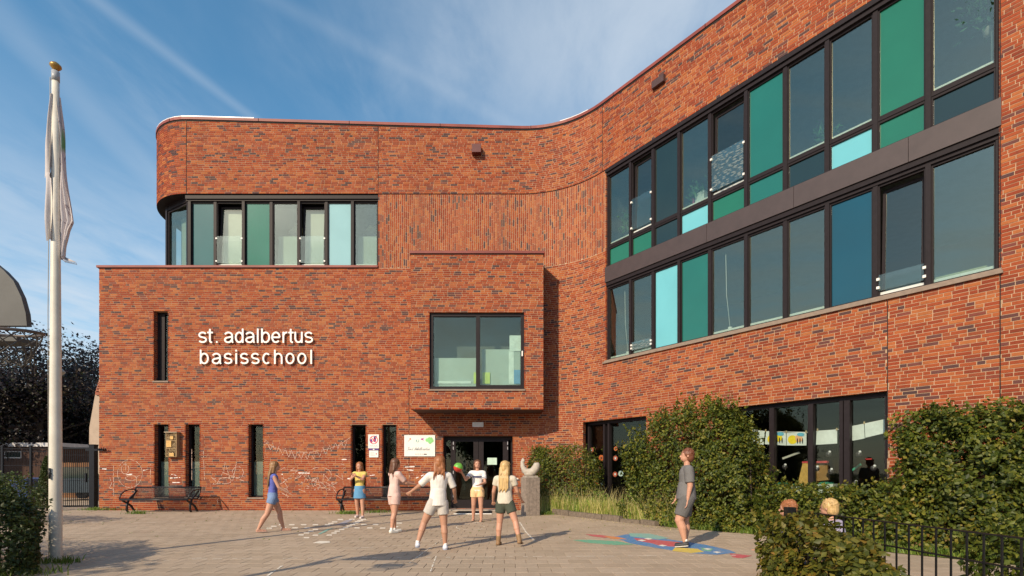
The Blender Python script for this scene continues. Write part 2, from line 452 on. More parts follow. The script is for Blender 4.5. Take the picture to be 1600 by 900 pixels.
# vertical bond zone, top band, right of the strip
sV = wx(591) - X0
bricks(bk, path, sV, STRIP[0], zC, zB, vert=True)
mortar(mo, path, sV, STRIP[0], zC, zB)
bricks(bk, path, STRIP[1], sT, zC, zB, pick=pick, cuts=cutlo[2:])
mortar(mo, path, STRIP[1], sT, zC, zB)
sB0 = SL - RC * math.pi / 2 - 1.0
cutup = [(SL, 99.), (wx(591) - X0, 99.), (LA, 99.), (LA + tpx(1563), 99.)]
bricks(bk, path_up, sB0, sT, zB + .004, 13.2, top=ztop, off=.015, cuts=cutup, pick=pick, thick=.05)
mortar(mo, path_up, sB0, sT, zB + .004, 13.2, top=ztop, off=.015)
for o in SLITS: reveal(bk, mo, path, o, .17)
reveal(bk, mo, path, DOOR, .30, 'LR' + 'T')
reveal(bk, mo, path, GW1, .16, 'LRT'); reveal(bk, mo, path, GW2, .16, 'LRT')
reveal(bk, mo, path, STRIP, .10, 'LR')
SOF = MB()
# undersides of the parapet band over the window strips
for (a, b_) in ((sB0, UPW[1]),):
    S = [a + (b_ - a) * i / 40 for i in range(41)]
    for q, r_ in zip(S, S[1:]):
        SOF.quad(pt(path_up, q, .02, zB - .002), pt(path_up, r_, .02, zB - .002), pt(path_up, r_, -.9, zB - .002), pt(path_up, q, -.9, zB - .002))
# left side wall of the low box
mo.quad(Vector((wx(155), YW, 0)), Vector((wx(155), YW + 9, 0)), Vector((wx(155), YW + 9, zC)), Vector((wx(155), YW, zC)))
WALL = part(mo, 'wall', M['mortar']); part(SOF, 'soffit', M['frame'])
# single bricks: the largest 300
SINGLES.sort(key=lambda q: q[0].y)
keep, rest = SINGLES[:300], SINGLES[300:]
for (c, t, n, l) in rest: brick_box(bk, (c - Vector((n.x, n.y, 0)) * 0).to_2d(), t, n, l, c.z - (CH - .012) / 2, c.z + (CH - .012) / 2, 0, .03)
bm_ = tag(part(bk, 'brickwork', M['brick'], WALL), kind='stuff')
variants = {}
for l in (.21, .10):
    for k in range(24):
        mb = MB(); brick_box(mb, Vector((0, 0)), Vector((1, 0)), Vector((0, -1)), l, -(CH - .012) / 2, (CH - .012) / 2, 0, .03)
        mb.r = [k / 23.999] * len(mb.r); variants[(l, k)] = mb.mesh('brick', M['brick'])
wl = worldloc(WALL)
for (c, t, n, l) in keep:
    o = bpy.data.objects.new('brick', variants[(l, random.randrange(24))]); COL.objects.link(o); o.parent = WALL
    o.location = c - wl; o.rotation_euler = (0, 0, math.atan2(t.y, t.x))
# movement joints (dark vertical seams)
mb = MB()
def seam(p, s, z0, z1, off): 
    c, t, n = p(s); q = c + n * off
    mb.box((q.x, q.y, (z0 + z1) / 2), (.011, .02, z1 - z0), (Vector((t.x, t.y, 0)), Vector((n.x, n.y, 0)), Vector((0, 0, 1))))
for a_ in ((path, cutlo[0][0], 1.2, 4.15, .003), (path, cutlo[1][0], 1.5, 4.46, .003), (path, cutlo[2][0], .3, zB, .003)) + tuple((path_up, s[0], zB + .01, ztop(s[0]) - .02, .018) for s in cutup):
    mb = MB(); seam(*a_); part(mb, 'movement_joint', M['dark'], WALL)
# copings
def strip(name, p, s0, s1, zf, h, out, back, mats, parent=None, step=.25):
    mb = MB(); n = max(1, int((s1 - s0) / step)); S = [s0 + (s1 - s0) * i / n for i in range(n + 1)]
    V = []; Fc = []
    for s in S:
        z = zf(s)
        V += [pt(p, s, out, z), pt(p, s, out, z + h), pt(p, s, -back, z + h), pt(p, s, -back, z)]
    for i in range(n):
        a = 4 * i; 
        for k in range(4): Fc.append((a + k, a + 4 + k, a + 4 + (k + 1) % 4, a + (k + 1) % 4))
    Fc += [(0, 1, 2, 3), tuple(4 * n + k for k in (3, 2, 1, 0))]
    mb.add(V, Fc); return part(mb, name, mats, parent)
CP = strip('roof_coping', path_up, sB0, sT, lambda s: ztop(s) + .01, .085, .05, .35, M['coping'])
strip('coping_shadow_strip', path_up, sB0, sT, lambda s: ztop(s) - .035, .043, .028, .1, M['dark'], CP)  # dark strip standing in for the shadow below the roof coping
strip('coping_highlight', path_up, SL - RC * 1.2, SL + 2.2, lambda s: ztop(s) + .097, .028, .045, .3, M['coping_white'], CP)  # white strip painted in for the highlight on the coping
strip('coping_highlight', path_up, 1.3, 2.3, lambda s: ztop(s) + .097, .02, .045, .3, M['coping_white'], CP)  # second stretch of coping highlight, put in as a white strip
strip('terrace_coping', path, sL - .06, UPW[1], lambda s: zC + .004, .07, .05, 1.0, M['coping'])
strip('coping_shadow_strip', path, sL - .02, UPW[1], lambda s: zC - .02, .022, .02, .1, M['dark'], CP)  # shadow below the terrace coping, drawn as a dark strip
strip('band_shadow_line', path, sV, LA + .1, lambda s: zB - .012, .014, .016, .05, M['dark'], WALL)  # dark strip drawn for the shadow line below the proud band
for q in np.arange(SL - .6, sT, 2.95):
    mb = MB(); c, t, n = path_up(q); mb.box((c.x + n.x * .052, c.y + n.y * .052, ztop(q) + .052), (.012, .012, .086), (Vector((t.x, t.y, 0)), Vector((n.x, n.y, 0)), Vector((0, 0, 1)))); part(mb, 'coping_seam', M['dark'], CP)
# roofs and rooms
mb = MB()
mb.quad(Vector((wx(155), YW + .3, 7.8)), Vector((-2, YW + .3, 7.8)), Vector((-2, YW + 9, 7.8)), Vector((wx(155), YW + 9, 7.8)))
mb.add([(CX, YW + .3, 12.0), (X0, YW + .3, 12.0), (P0.x + .1, P0.y + .3, 12.0), (13, 3.4, 12.0), (20, 10, 12.0), (6, 26, 12.0), (CX - RC, 26, 12.0), (CX - RC, YW + RC, 12.0)], [tuple(range(8))])
part(mb, 'roof', M['concrete'])
def room(name, p, s0, s1, z0, z1, dep, off=.25, back=M['room']):
    """back wall, floor, ceiling and two end walls, set in behind a facade run"""
    mb = MB(); n = max(1, int((s1 - s0) / .6)); S = [s0 + (s1 - s0) * i / n for i in range(n + 1)]
    for a, b_ in zip(S, S[1:]):
        mb.quad(pt(p, a, -dep, z0), pt(p, b_, -dep, z0), pt(p, b_, -dep, z1), pt(p, a, -dep, z1), 0)
        mb.quad(pt(p, a, -off, z1), pt(p, b_, -off, z1), pt(p, b_, -dep, z1), pt(p, a, -dep, z1), 1)
        mb.quad(pt(p, a, -off, z0), pt(p, b_, -off, z0), pt(p, b_, -dep, z0), pt(p, a, -dep, z0), 2)
    for s in (s0, s1): mb.quad(pt(p, s, -off, z0), pt(p, s, -dep, z0), pt(p, s, -dep, z1), pt(p, s, -off, z1), 0)
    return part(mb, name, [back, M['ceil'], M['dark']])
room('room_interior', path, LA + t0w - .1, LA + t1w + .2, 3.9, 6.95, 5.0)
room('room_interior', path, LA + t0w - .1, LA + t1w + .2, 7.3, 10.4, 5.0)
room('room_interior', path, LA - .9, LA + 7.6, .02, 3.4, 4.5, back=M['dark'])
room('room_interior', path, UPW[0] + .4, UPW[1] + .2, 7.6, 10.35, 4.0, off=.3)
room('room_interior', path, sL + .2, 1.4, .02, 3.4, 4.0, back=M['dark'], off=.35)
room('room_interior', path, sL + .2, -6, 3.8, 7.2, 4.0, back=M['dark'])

# ------------------------------------------------------------------ windows
Z3 = Vector((0, 0, 1))
class Frame3:
    """local frame on the facade: a along the wall, o outwards, z up"""
    def __init__(s, c, t, n): s.c = Vector((c.x, c.y, 0)); s.t = Vector((t.x, t.y, 0)); s.n = Vector((n.x, n.y, 0))
    def p(s, a, o, z): return s.c + s.t * a + s.n * o + Z3 * z
    def box(s, mb, a0, a1, o0, o1, z0, z1, m=0, rnd=None):
        mb.box(s.p((a0 + a1) / 2, (o0 + o1) / 2, (z0 + z1) / 2), (abs(a1 - a0), abs(o1 - o0), abs(z1 - z0)), (s.t, s.n, Z3), m, rnd)
RW = Frame3(P0, Vector((math.cos(TH), -math.sin(TH))), Vector((-math.sin(TH), -math.cos(TH))))
FW = Frame3(Vector((0, YW)), Vector((1, 0)), Vector((0, -1)))
def window(fr, a0, a1, z0, z1, pane, o=-.10, fw=.045, dp=.07, label=None, name='window', tilt=0., sub_=None, board=None):
    """frame ring plus pane; a1-a0 is the clear width between mullion centres"""
    mb = MB()
    fr.box(mb, a0, a0 + fw, o - dp, o, z0, z1); fr.box(mb, a1 - fw, a1, o - dp, o, z0, z1)
    fr.box(mb, a0 + fw, a1 - fw, o - dp, o - .003, z0, z0 + fw); fr.box(mb, a0 + fw, a1 - fw, o - dp, o - .003, z1 - fw, z1)
    w = part(mb, name, M['frame'])
    if label: w['label'] = label
    mb = MB(); g = o - .035; i0, i1, j0, j1 = a0 + fw, a1 - fw, z0 + fw, z1 - fw
    if not tilt:
        fr.box(mb, i0, i1, g - .006, g, j0, j1)
        part(mb, 'pane', M[pane], w)
    else:                      # a sash tilted inwards at the top, with its own frame
        h = j1 - j0; k = math.sin(tilt) * h
        def q(a, z, e): return fr.p(a, g - e - .03 - k * (z - j0) / h, z)
        sb = MB()
        for (b0, b1, c0, c1) in ((i0 + .01, i0 + .06, j0, j1 - .03), (i1 - .06, i1 - .01, j0, j1 - .03), (i0 + .06, i1 - .06, j0, j0 + .06), (i0 + .06, i1 - .06, j1 - .09, j1 - .03)):
            vs = [q(b0, c0, 0), q(b1, c0, 0), q(b1, c1, 0), q(b0, c1, 0), q(b0, c0, .05), q(b1, c0, .05), q(b1, c1, .05), q(b0, c1, .05)]
            sb.add(vs, [(0, 1, 2, 3), (1, 5, 6, 2), (5, 4, 7, 6), (4, 0, 3, 7), (3, 2, 6, 7), (4, 5, 1, 0)])
        part(sb, 'sash', M['frame'], w)
        mb.add([q(i0 + .05, j0 + .05, .02), q(i1 - .05, j0 + .05, .02), q(i1 - .05, j1 - .08, .02), q(i0 + .05, j1 - .08, .02)], [(0, 1, 2, 3)])
        part(mb, 'pane', M[pane], w)
    if sub_:                   # glass balustrade in front of an opening window: (height, z offset)
        hb, patt = sub_
        mb = MB(); fr.box(mb, a0 + .04, a1 - .04, o + .03, o + .038, z0 + .12, z0 + hb); part(mb, 'balustrade', M[patt], w)
        mb = MB()
        for aa in (a0 + .03, a1 - .03):
            for zz in (z0 + .18, z0 + hb - .08): fr.box(mb, aa - .024, aa + .024, o + .0, o + .055, zz - .024, zz + .024)
        part(mb, 'bracket', M['white'], w)['kind'] = 'stuff'
    if board:                  # white window board seen behind the glass
        mb = MB(); fr.box(mb, i0, i1, o - .34, o - .045, j0 + .0, j0 + .06); part(mb, 'window_board', M['white'], w)
    return w
M['patt'] = None; M['glass_bay'] = glass('bay_window_glass', (.86, .92, .89), .065)
def pattern_film(name, tint):
    m = glass(name, tint, .14); nt = m.node_tree; b = NB(nt)
    out = [n for n in nt.nodes if n.type == 'OUTPUT_MATERIAL'][0]; src = out.inputs[0].links[0].from_socket
    geo = b.n('ShaderNodeNewGeometry'); mp = b.n('ShaderNodeMapping'); nt.links.new(geo.outputs['Position'], mp.inputs[0]); mp.inputs['Scale'].default_value = (9, 9, 30)
    v = b.n('ShaderNodeTexVoronoi'); nt.links.new(mp.outputs[0], v.inputs['Vector']); v.inputs['Scale'].default_value = 1.0
    d = b.n('ShaderNodeBsdfDiffuse'); d.inputs[0].default_value = (.22, .26, .26, 1)
    mx = b.n('ShaderNodeMixShader'); b.put(mx.inputs[0], b.m('MULTIPLY', b.ss(v.outputs['Distance'], .5, .3), .55)); nt.links.new(src, mx.inputs[1]); nt.links.new(d.outputs[0], mx.inputs[2])
    nt.links.new(mx.outputs[0], out.inputs[0]); return m
M['patt'] = pattern_film('dotted_balustrade_glass', (.8, .85, .85))
M['gl_blue'] = glass('blue_reflection_glass', (.62, .70, .82), .16)  # the pane's blue reflection is put into its tint
MX = [tpx(x) for x in (947.5, 983, 1018, 1059, 1107, 1164, 1225, 1291, 1366, 1449, 1560)]
GR = (('glass', 'p_green'), ('gl_blue', 'p_green'), ('p_dark', 'p_dark'), ('glass', 'p_cyan'), ('glass', 'p_green'), ('p_teal', 'p_teal'), ('glass', 'p_dark'), ('glass', 'p_cyan'), ('p_green', 'p_green'), ('glass', 'p_dark'))
UL = ('leftmost', None)
for i, (g, sp) in enumerate(GR):
    a0, a1 = MX[i] + .02, MX[i + 1] - .02
    kw = {}
    if i in (1, 4): kw = dict(tilt=R(1.2), sub_=(1.0, 'patt' if i == 4 else 'glass_clear'))
    if g.startswith('glass') or g.startswith('gl_'): kw['board'] = True
    window(RW, a0, a1, 8.00, 10.10, g, o=-.075, label={'p_green': 'emerald green glass panel', 'p_teal': 'teal glass panel', 'p_dark': 'dark green glass panel'}.get(g), **kw)
    window(RW, a0, a1, 7.38, 7.95, sp, o=-.075, name='spandrel_panel', label={'p_green': 'green lower panel', 'p_teal': 'teal lower panel', 'p_dark': 'blackish green lower panel', 'p_cyan': 'light cyan lower panel'}[sp])
GL = ('glass', 'glass', 'p_cyan', 'p_teal', 'glass', 'glass', 'glass', 'p_blue', 'glass', 'glass')
for i, g in enumerate(GL):
    a0, a1 = MX[i] + .02, MX[i + 1] - .02; kw = {}
    if i == 1: kw = dict(sub_=(.35, 'patt'))
    if i == 8: kw = dict(tilt=R(2.5), sub_=(.42, 'glass_clear'))
    if g == 'glass': kw['board'] = True
    window(RW, a0, a1, 4.58, 6.74, g, o=-.075, label={'p_cyan': 'light cyan full height glass panel', 'p_teal': 'teal green full height glass panel', 'p_blue': 'dark petrol blue full height glass panel'}.get(g), **kw)
# mullions, bands, trims
mb = MB()
for i, a in enumerate(MX):
    o1 = -.035 if i % 2 else -.05
    w = .04
    RW.box(mb, a - w, a + w, -.16, o1, 7.36, 10.12); RW.box(mb, a - w, a + w, -.16, o1 - .002, 4.56, 6.80)
part(mb, 'mullions', M['frame'])
mb = MB()
for a, c in ((MX[0] - .04, MX[-1] + .04),):
    RW.box(mb, a, c, -.14, .02, 10.19, 10.288); RW.box(mb, a, c, -.18, -.02, 10.10, 10.188)
    RW.box(mb, a, c, -.20, -.065, 7.952, 7.998)
    RW.box(mb, a, c, -.20, .0, 6.80, 6.90)
    RW.box(mb, a, c, -.20, -.04, 6.735, 6.798)
part(mb, 'window_trim', M['frame'])
mb = MB()
e = [MX[0] - .04] + [tpx(x) for x in (1105, 1241, 1420)] + [MX[-1] + .04]
for a, c in zip(e, e[1:]): RW.box(mb, a + .004, c - .004, -.20, .03, 6.905, 7.36)
part(mb, 'metal_band', M['band'])
mb = MB(); RW.box(mb, MX[0] - .12, MX[-1] + .06, -.20, .055, 4.485, 4.528); RW.box(mb, MX[0] - .08, MX[-1] + .04, -.2, .02, 4.529, 4.58)
part(mb, 'stone_sill', M['sill'])

# front upper windows
FM = [wx(x) for x in (293.5, 333.5, 378.2, 421.5, 465, 508, 549.5, 590.5)]
FG = ('p_dteal', 'glass', 'p_green', 'glass', 'glass', 'p_pale', 'glass')
for i, g in enumerate(FG):
    kw = {}
    if i in (1, 4): kw = dict(tilt=R(3.0), sub_=(1.0, 'glass_clear'))
    if g == 'glass': kw['board'] = True
    window(FW, FM[i] + .02, FM[i + 1] - .02, 7.96, 10.10, g, o=-.12, fw=.05, label={'p_dteal': 'dark teal glass panel', 'p_green': 'bottle green glass panel', 'p_pale': 'pale aqua glass panel'}.get(g), **kw)
mb = MB()
for i, a in enumerate(FM): FW.box(mb, a - .045, a + .045 if i < 7 else a - .003, -.2, -.07 if i % 2 == 0 else -.09, 7.955, 10.12)
FW.box(mb, FM[0] - .1, FM[-1] - .003, -.2, -.02, 10.15, 10.286); FW.box(mb, FM[0] - .1, FM[-1] - .003, -.2, -.06, 10.10, 10.148)
# canted corner window and further side strips
a = R(29); CT = Vector((math.cos(a), -math.sin(a))); CN = Vector((-math.sin(a), -math.cos(a)))
cc = Vector((FM[0] - .03, YW + .13)) - CT * 1.34
CW = Frame3(cc, CT, CN)
for q in (.0, 1.29): CW.box(mb, q - .05, q + .05, -.12, .04, 7.955, 10.2)
CW.box(mb, -.05, 1.34, -.12, .03, 10.12, 10.24); CW.box(mb, -.05, 1.34, -.12, .05, 10.242, 10.286)
c2 = cc; a2 = R(62); CT2 = Vector((math.cos(a2), -math.sin(a2))); CN2 = Vector((-math.sin(a2), -math.cos(a2)))
CW2 = Frame3(c2 - CT2 * 1.2, CT2, CN2)
for q in (0, .6, 1.12): CW2.box(mb, q - .05, q + .05, -.12, .04, 7.955, 10.2)
CW2.box(mb, -.05, 1.2, -.12, .03, 10.12, 10.286)
part(mb, 'corner_mullions', M['frame'])
window(CW, .05, 1.24, 7.96, 10.12, 'glass', o=0., fw=.06)
mb = MB(); CW2.box(mb, 0, 1.15, -.05, -.045, 7.96, 10.12); part(mb, 'pane', M['glass_d'])
# blinds hung inside the front upper windows
mb = MB()
for i, z in ((1, 10.0), (4, 10.0), (3, 9.1), (6, 9.1)): FW.box(mb, FM[i] + .08, FM[i + 1] - .08, -.42, -.41, 8.05, z)
CW.box(mb, .1, 1.2, -.40, -.39, 8.05, 10.0)
part(mb, 'roller_blind', M['blind'])
M['lampglow'] = plain('yellow_lamp', (.75, .65, .35), .6)
for x in (441, 566):
    mb = MB(); mb.lathe([(.30, 0), (.12, .28), (.02, .30)], (wx(x), YW + 1.2, 9.55), 12); part(mb, 'ceiling_lamp', M['lampglow'])

# slits
for k, o in enumerate(SLITS):
    a0, a1 = o[0] + X0, o[1] + X0
    mb = MB(); FW.box(mb, a0 + .004, a1 - .004, -.26, -.20, o[2], o[2] + .05); FW.box(mb, a0 + .004, a1 - .004, -.26, -.20, o[3] - .05, o[3] - .004)
    FW.box(mb, a0 + .004, a0 + .05, -.258, -.17, o[2] + .05, o[3] - .05); FW.box(mb, a1 - .05, a1 - .004, -.258, -.17, o[2] + .05, o[3] - .05)
    if k == 5: FW.box(mb, a0 + .05, a0 + .22, -.258, -.19, o[2] + .05, o[3] - .05)
    w = part(mb, 'slit_window', M['frame'])
    mb = MB(); FW.box(mb, a0 + .05, a1 - .05, -.236, -.23, o[2] + .05, o[3] - .05); part(mb, 'pane', M['glass_shop'], w)
    if k < 3:
        mb = MB(); FW.box(mb, a0 + .05, a1 - .05, -.25, -.24, o[2] + .05, wz(721)); part(mb, 'frosted_film', plain('slit_film', (.12, .15, .13), .5), w)
    mb = MB(); FW.box(mb, a0 - .03, a1 + .03, -.17, .035, o[2] - .055, o[2] - .004); part(mb, 'window_sill', M['sill'], w)
mb = MB(); FW.box(mb, wx(252), wx(260.5), -.6, -.58, wz(590), wz(500)); part(mb, 'curtain', M['film'])

# doors
DW = wx(692.5), wx(801)
fo = -.22
mb = MB()
FW.box(mb, DW[0] + .003, DW[1] - .003, -.32, fo, wz(687), wz(681) - .003)
FW.box(mb, DW[0] + .003, DW[0] + .06, -.32, fo, .05, wz(687)); FW.box(mb, DW[1] - .06, DW[1] - .003, -.32, fo, .05, wz(687))
FW.box(mb, wx(703), wx(706), -.32, fo, .05, wz(687))
df = part(mb, 'door_frame', M['frame'])
mb = MB(); FW.box(mb, DW[0] + .06, wx(703), -.27, -.262, .05, wz(687)); part(mb, 'pane', M['glass_d'], df)
for (x0, x1, g0, g1, lb) in ((706.3, 746.6, 710.5, 739, 'left door leaf with clear glass'), (747.2, 794, 755, 785.5, 'right door leaf with a paper notice on the glass')):
    mb = MB(); X_ = [wx(q) for q in (x0, x1, g0, g1)]
    zb, zt = wz(781.5), wz(689.5)
    FW.box(mb, X_[0], X_[2], -.28, fo + .02, .06, wz(687) - .004); FW.box(mb, X_[3], X_[1], -.28, fo + .02, .06, wz(687) - .004)
    FW.box(mb, X_[2], X_[3], -.28, fo + .018, .06, zb); FW.box(mb, X_[2], X_[3], -.28, fo + .018, zt, wz(687) - .004)
    d = part(mb, 'door', M['frame']); d['label'] = lb
    mb = MB(); FW.box(mb, X_[2], X_[3], -.255, -.248, zb, zt); part(mb, 'pane', M['glass_d'], d)
    mb = MB(); hx = X_[1] - .05 if x0 < 720 else X_[0] + .05
    mb.tube([FW.p(hx, fo + .02, 1.0), FW.p(hx, fo + .08, 1.0), FW.p(hx, fo + .08, 1.5), FW.p(hx, fo + .02, 1.5)], .012); part(mb, 'handle', M['blackmetal'], d)
    mb = MB()
    for hz in (wz(692), wz(700), wz(738), wz(775)):
        hx = X_[0] + .02 if x0 < 720 else X_[1] - .02
        mb.box(FW.p(hx, fo + .028, hz), (.022, .02, .10))
    part(mb, 'hinge', plain('hinge_steel', (.5, .48, .5), .4, .6), d)
mb = MB(); FW.box(mb, wx(761), wx(776), fo + .022, fo + .026, wz(726), wz(715)); part(mb, 'notice', plain('notice_paper', (.50, .66, .56), .7), d)
mb = MB(); FW.box(mb, DW[0], DW[1], -.34, .0, -.02, .048); FW.box(mb, wx(688), wx(806), -.0, .36, -.03, .035)
part(mb, 'door_step', M['concrete'])
mb = MB(); FW.box(mb, wx(738.5), wx(755.5), .0, .11, wz(667.5), wz(660)); part(mb, 'door_light', plain('lamp_housing', (.62, .60, .60), .4))
mb = MB()      # hanging ornament seen through the left leaf
FW.box(mb, wx(717), wx(722), -1.2, -1.15, wz(768), wz(702)); part(mb, 'corridor_window', plain('corridor_light', (.35, .38, .30), .5))

# GF windows on the right wall
for (o, ms) in ((GW1, (940, 947)), (GW2, (1202, 1263, 1311, 1320))):
    a0, a1 = o[0] - LA, o[1] - LA
    xs = [a0] + [tpx(x) for x in ms] + [a1]
    mb = MB()
    RW.box(mb, a0 + .004, a1 - .004, -.24, -.13, o[3] - .09, o[3] - .004); RW.box(mb, a0, a1, -.24, -.13, o[2], o[2] + .08)
    RW.box(mb, a0 + .004, a0 + .07, -.24, -.12, o[2] + .08, o[3] - .09); RW.box(mb, a1 - .07, a1 - .004, -.24, -.12, o[2] + .08, o[3] - .09)
    for x in ms:
        a = tpx(x); w = .032 if x in (940, 947, 1311) else .05
        RW.box(mb, a - w, a + w, -.24, -.10, o[2] + .08, o[3] - .09)
    w = part(mb, 'ground_floor_window', M['frame'])
    for p0, p1 in zip(xs, xs[1:]):
        if p1 - p0 < .12: continue
        mb = MB(); RW.box(mb, p0 + .03, p1 - .03, -.20, -.194, o[2] + .08, o[3] - .09); part(mb, 'pane', M['glass_shop'], w)

# ------------------------------------------------------------------ projecting bay above the door
D = 1.10; YB = YW - D; SBX = F / YB
bx = lambda x: (x - 800) / SBX
bz = lambda y: EYE + (737 - y) / SBX
BX0, BX1, BZ0, BZ1 = bx(642), bx(849), bz(639.5), bz(397)
BW = Frame3(Vector((0, YB)), Vector((1, 0)), Vector((0, -1)))
bp_ = lambda s: (Vector((s, YB)), Vector((1, 0)), Vector((0, -1)))
BO = (bx(671), bx(819), bz(608), bz(488))
mo = MB(); bk = MB()
bricks(bk, bp_, BX0, BX1, BZ0, BZ1, [BO]); mortar(mo, bp_, BX0 + .004, BX1 - .004, BZ0, BZ1, [BO])
reveal(bk, mo, bp_, BO, .10, 'LRT')
for sx in (BX0, BX1):     # side faces
    sg = -1 if sx == BX0 else 1
    q = lambda s, sx=sx, sg=sg: (Vector((sx, YB + s)), Vector((0, 1)), Vector((sg, 0)))
    bricks(bk, q, .02, D + .3, BZ0, BZ1); mortar(mo, q, 0, D + .3, BZ0, BZ1)
bay = part(mo, 'projecting_bay', M['mortar'])
bay['label'] = 'brick box projecting over the entrance with a wide window'
part(bk, 'brickwork', M['brick'], bay)['kind'] = 'stuff'
mb = MB(); mb.b(BX0 + .01, BX1 - .01, YB + .02, YW - .002, BZ0 - .0, BZ0 + .03); part(mb, 'soffit', plain('bay_soffit', (.10, .06, .05), .8), bay)
mb = MB(); mb.b(BX0 - .03, BX1 + .03, YB - .04, YW + .0, BZ1 + .012, BZ1 + .09); part(mb, 'bay_coping', M['coping'], bay)
mb = MB(); mb.b(BX0 - .005, BX1 + .005, YB - .012, YW - .02, BZ1 - .02, BZ1 + .012); part(mb, 'coping_shadow_strip', M['dark'], bay)  # painted shadow line below the bay coping
# window of the bay
mb = MB()
o = -.07
BW.box(mb, BO[0] + .004, BO[1] - .004, -.2, o, BO[3] - .10, BO[3] - .004); BW.box(mb, BO[0] + .004, BO[1] - .004, -.2, o + .03, BO[2], BO[2] + .09)
BW.box(mb, BO[0] + .004, BO[0] + .10, -.2, o, BO[2] + .09, BO[3] - .10); BW.box(mb, BO[1] - .10, BO[1] - .004, -.2, o, BO[2] + .09, BO[3] - .10)
BW.box(mb, bx(743.5), bx(749.5), -.2, o + .02, BO[2] + .09, BO[3] - .10)
BW.box(mb, bx(749.5), BO[1] - .10, -.2, o - .01, BO[2] + .09, BO[2] + .14)
bwn = part(mb, 'bay_window', M['frame'])
for (a, c) in ((BO[0] + .10, bx(743.5)), (bx(749.5), BO[1] - .10)):
    mb = MB(); BW.box(mb, a, c, -.13, -.122, BO[2] + .09, BO[3] - .1); part(mb, 'pane', M['glass_bay'], bwn)
mb = MB(); BW.box(mb, BO[0] - .03, BO[1] + .03, -.1, .04, BO[2] - .055, BO[2] - .004); part(mb, 'bay_sill', M['sill'], bwn)
mb = MB(); BW.box(mb, bx(815), bx(817), o, o + .05, bz(556), bz(548)); part(mb, 'window_catch', M['white'], bwn)
# inside the bay: white furniture, frosted screens, coloured boxes
mb = MB()
BW.box(mb, bx(677), bx(743), -.30, -.29, BO[2] + .09, bz(556), 0); BW.box(mb, bx(752), bx(813), -.32, -.31, BO[2] + .09, bz(542), 0)
BW.box(mb, bx(796), bx(814), -.30, -.29, bz(545), bz(520), 1)
BW.box(mb, bx(795), bx(803), -.31, -.30, bz(597), bz(545), 1)
BW.box(mb, bx(753), bx(765), -.285, -.275, bz(597), bz(579), 2); BW.box(mb, bx(739), bx(743), -.285, -.275, bz(597), bz(579), 2)
BW.box(mb, bx(803), bx(813), -.285, -.275, bz(597), bz(575), 3)
BW.box(mb, bx(680), bx(735), -.28, -.27, bz(597), bz(593), 1)
part(mb, 'bay_screens', [M['film'], plain('pale_screen', (.62, .70, .66), .6), plain('lime_box', (.50, .62, .12), .6), plain('blue_box', (.10, .28, .50), .6)], bay)
mb = MB()
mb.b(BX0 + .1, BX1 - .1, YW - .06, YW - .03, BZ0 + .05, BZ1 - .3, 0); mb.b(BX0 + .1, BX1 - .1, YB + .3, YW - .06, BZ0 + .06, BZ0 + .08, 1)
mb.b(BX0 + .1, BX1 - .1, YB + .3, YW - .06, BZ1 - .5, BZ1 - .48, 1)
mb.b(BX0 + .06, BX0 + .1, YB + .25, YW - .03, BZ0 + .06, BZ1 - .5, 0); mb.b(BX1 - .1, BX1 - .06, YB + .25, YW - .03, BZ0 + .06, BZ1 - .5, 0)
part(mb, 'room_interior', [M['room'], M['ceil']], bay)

# roof spouts (overflow scuppers)
mb = MB(); mb.b(wx(738), wx(752), YW - .22, YW + .0, wz(244), wz(231.5)); part(mb, 'rain_spout', plain('dark_red_metal', (.10, .018, .014), .5))
a = tpx(1030); zc = EYE + (737 - 132) / 51.9 * 738 / (1030 - 204)
mb = MB(); RW.box(mb, a - .16, a + .22, .016, .12, zc - .07, zc + .12)
part(mb, 'rain_spout', plain('brown_metal', (.07, .035, .03), .5))

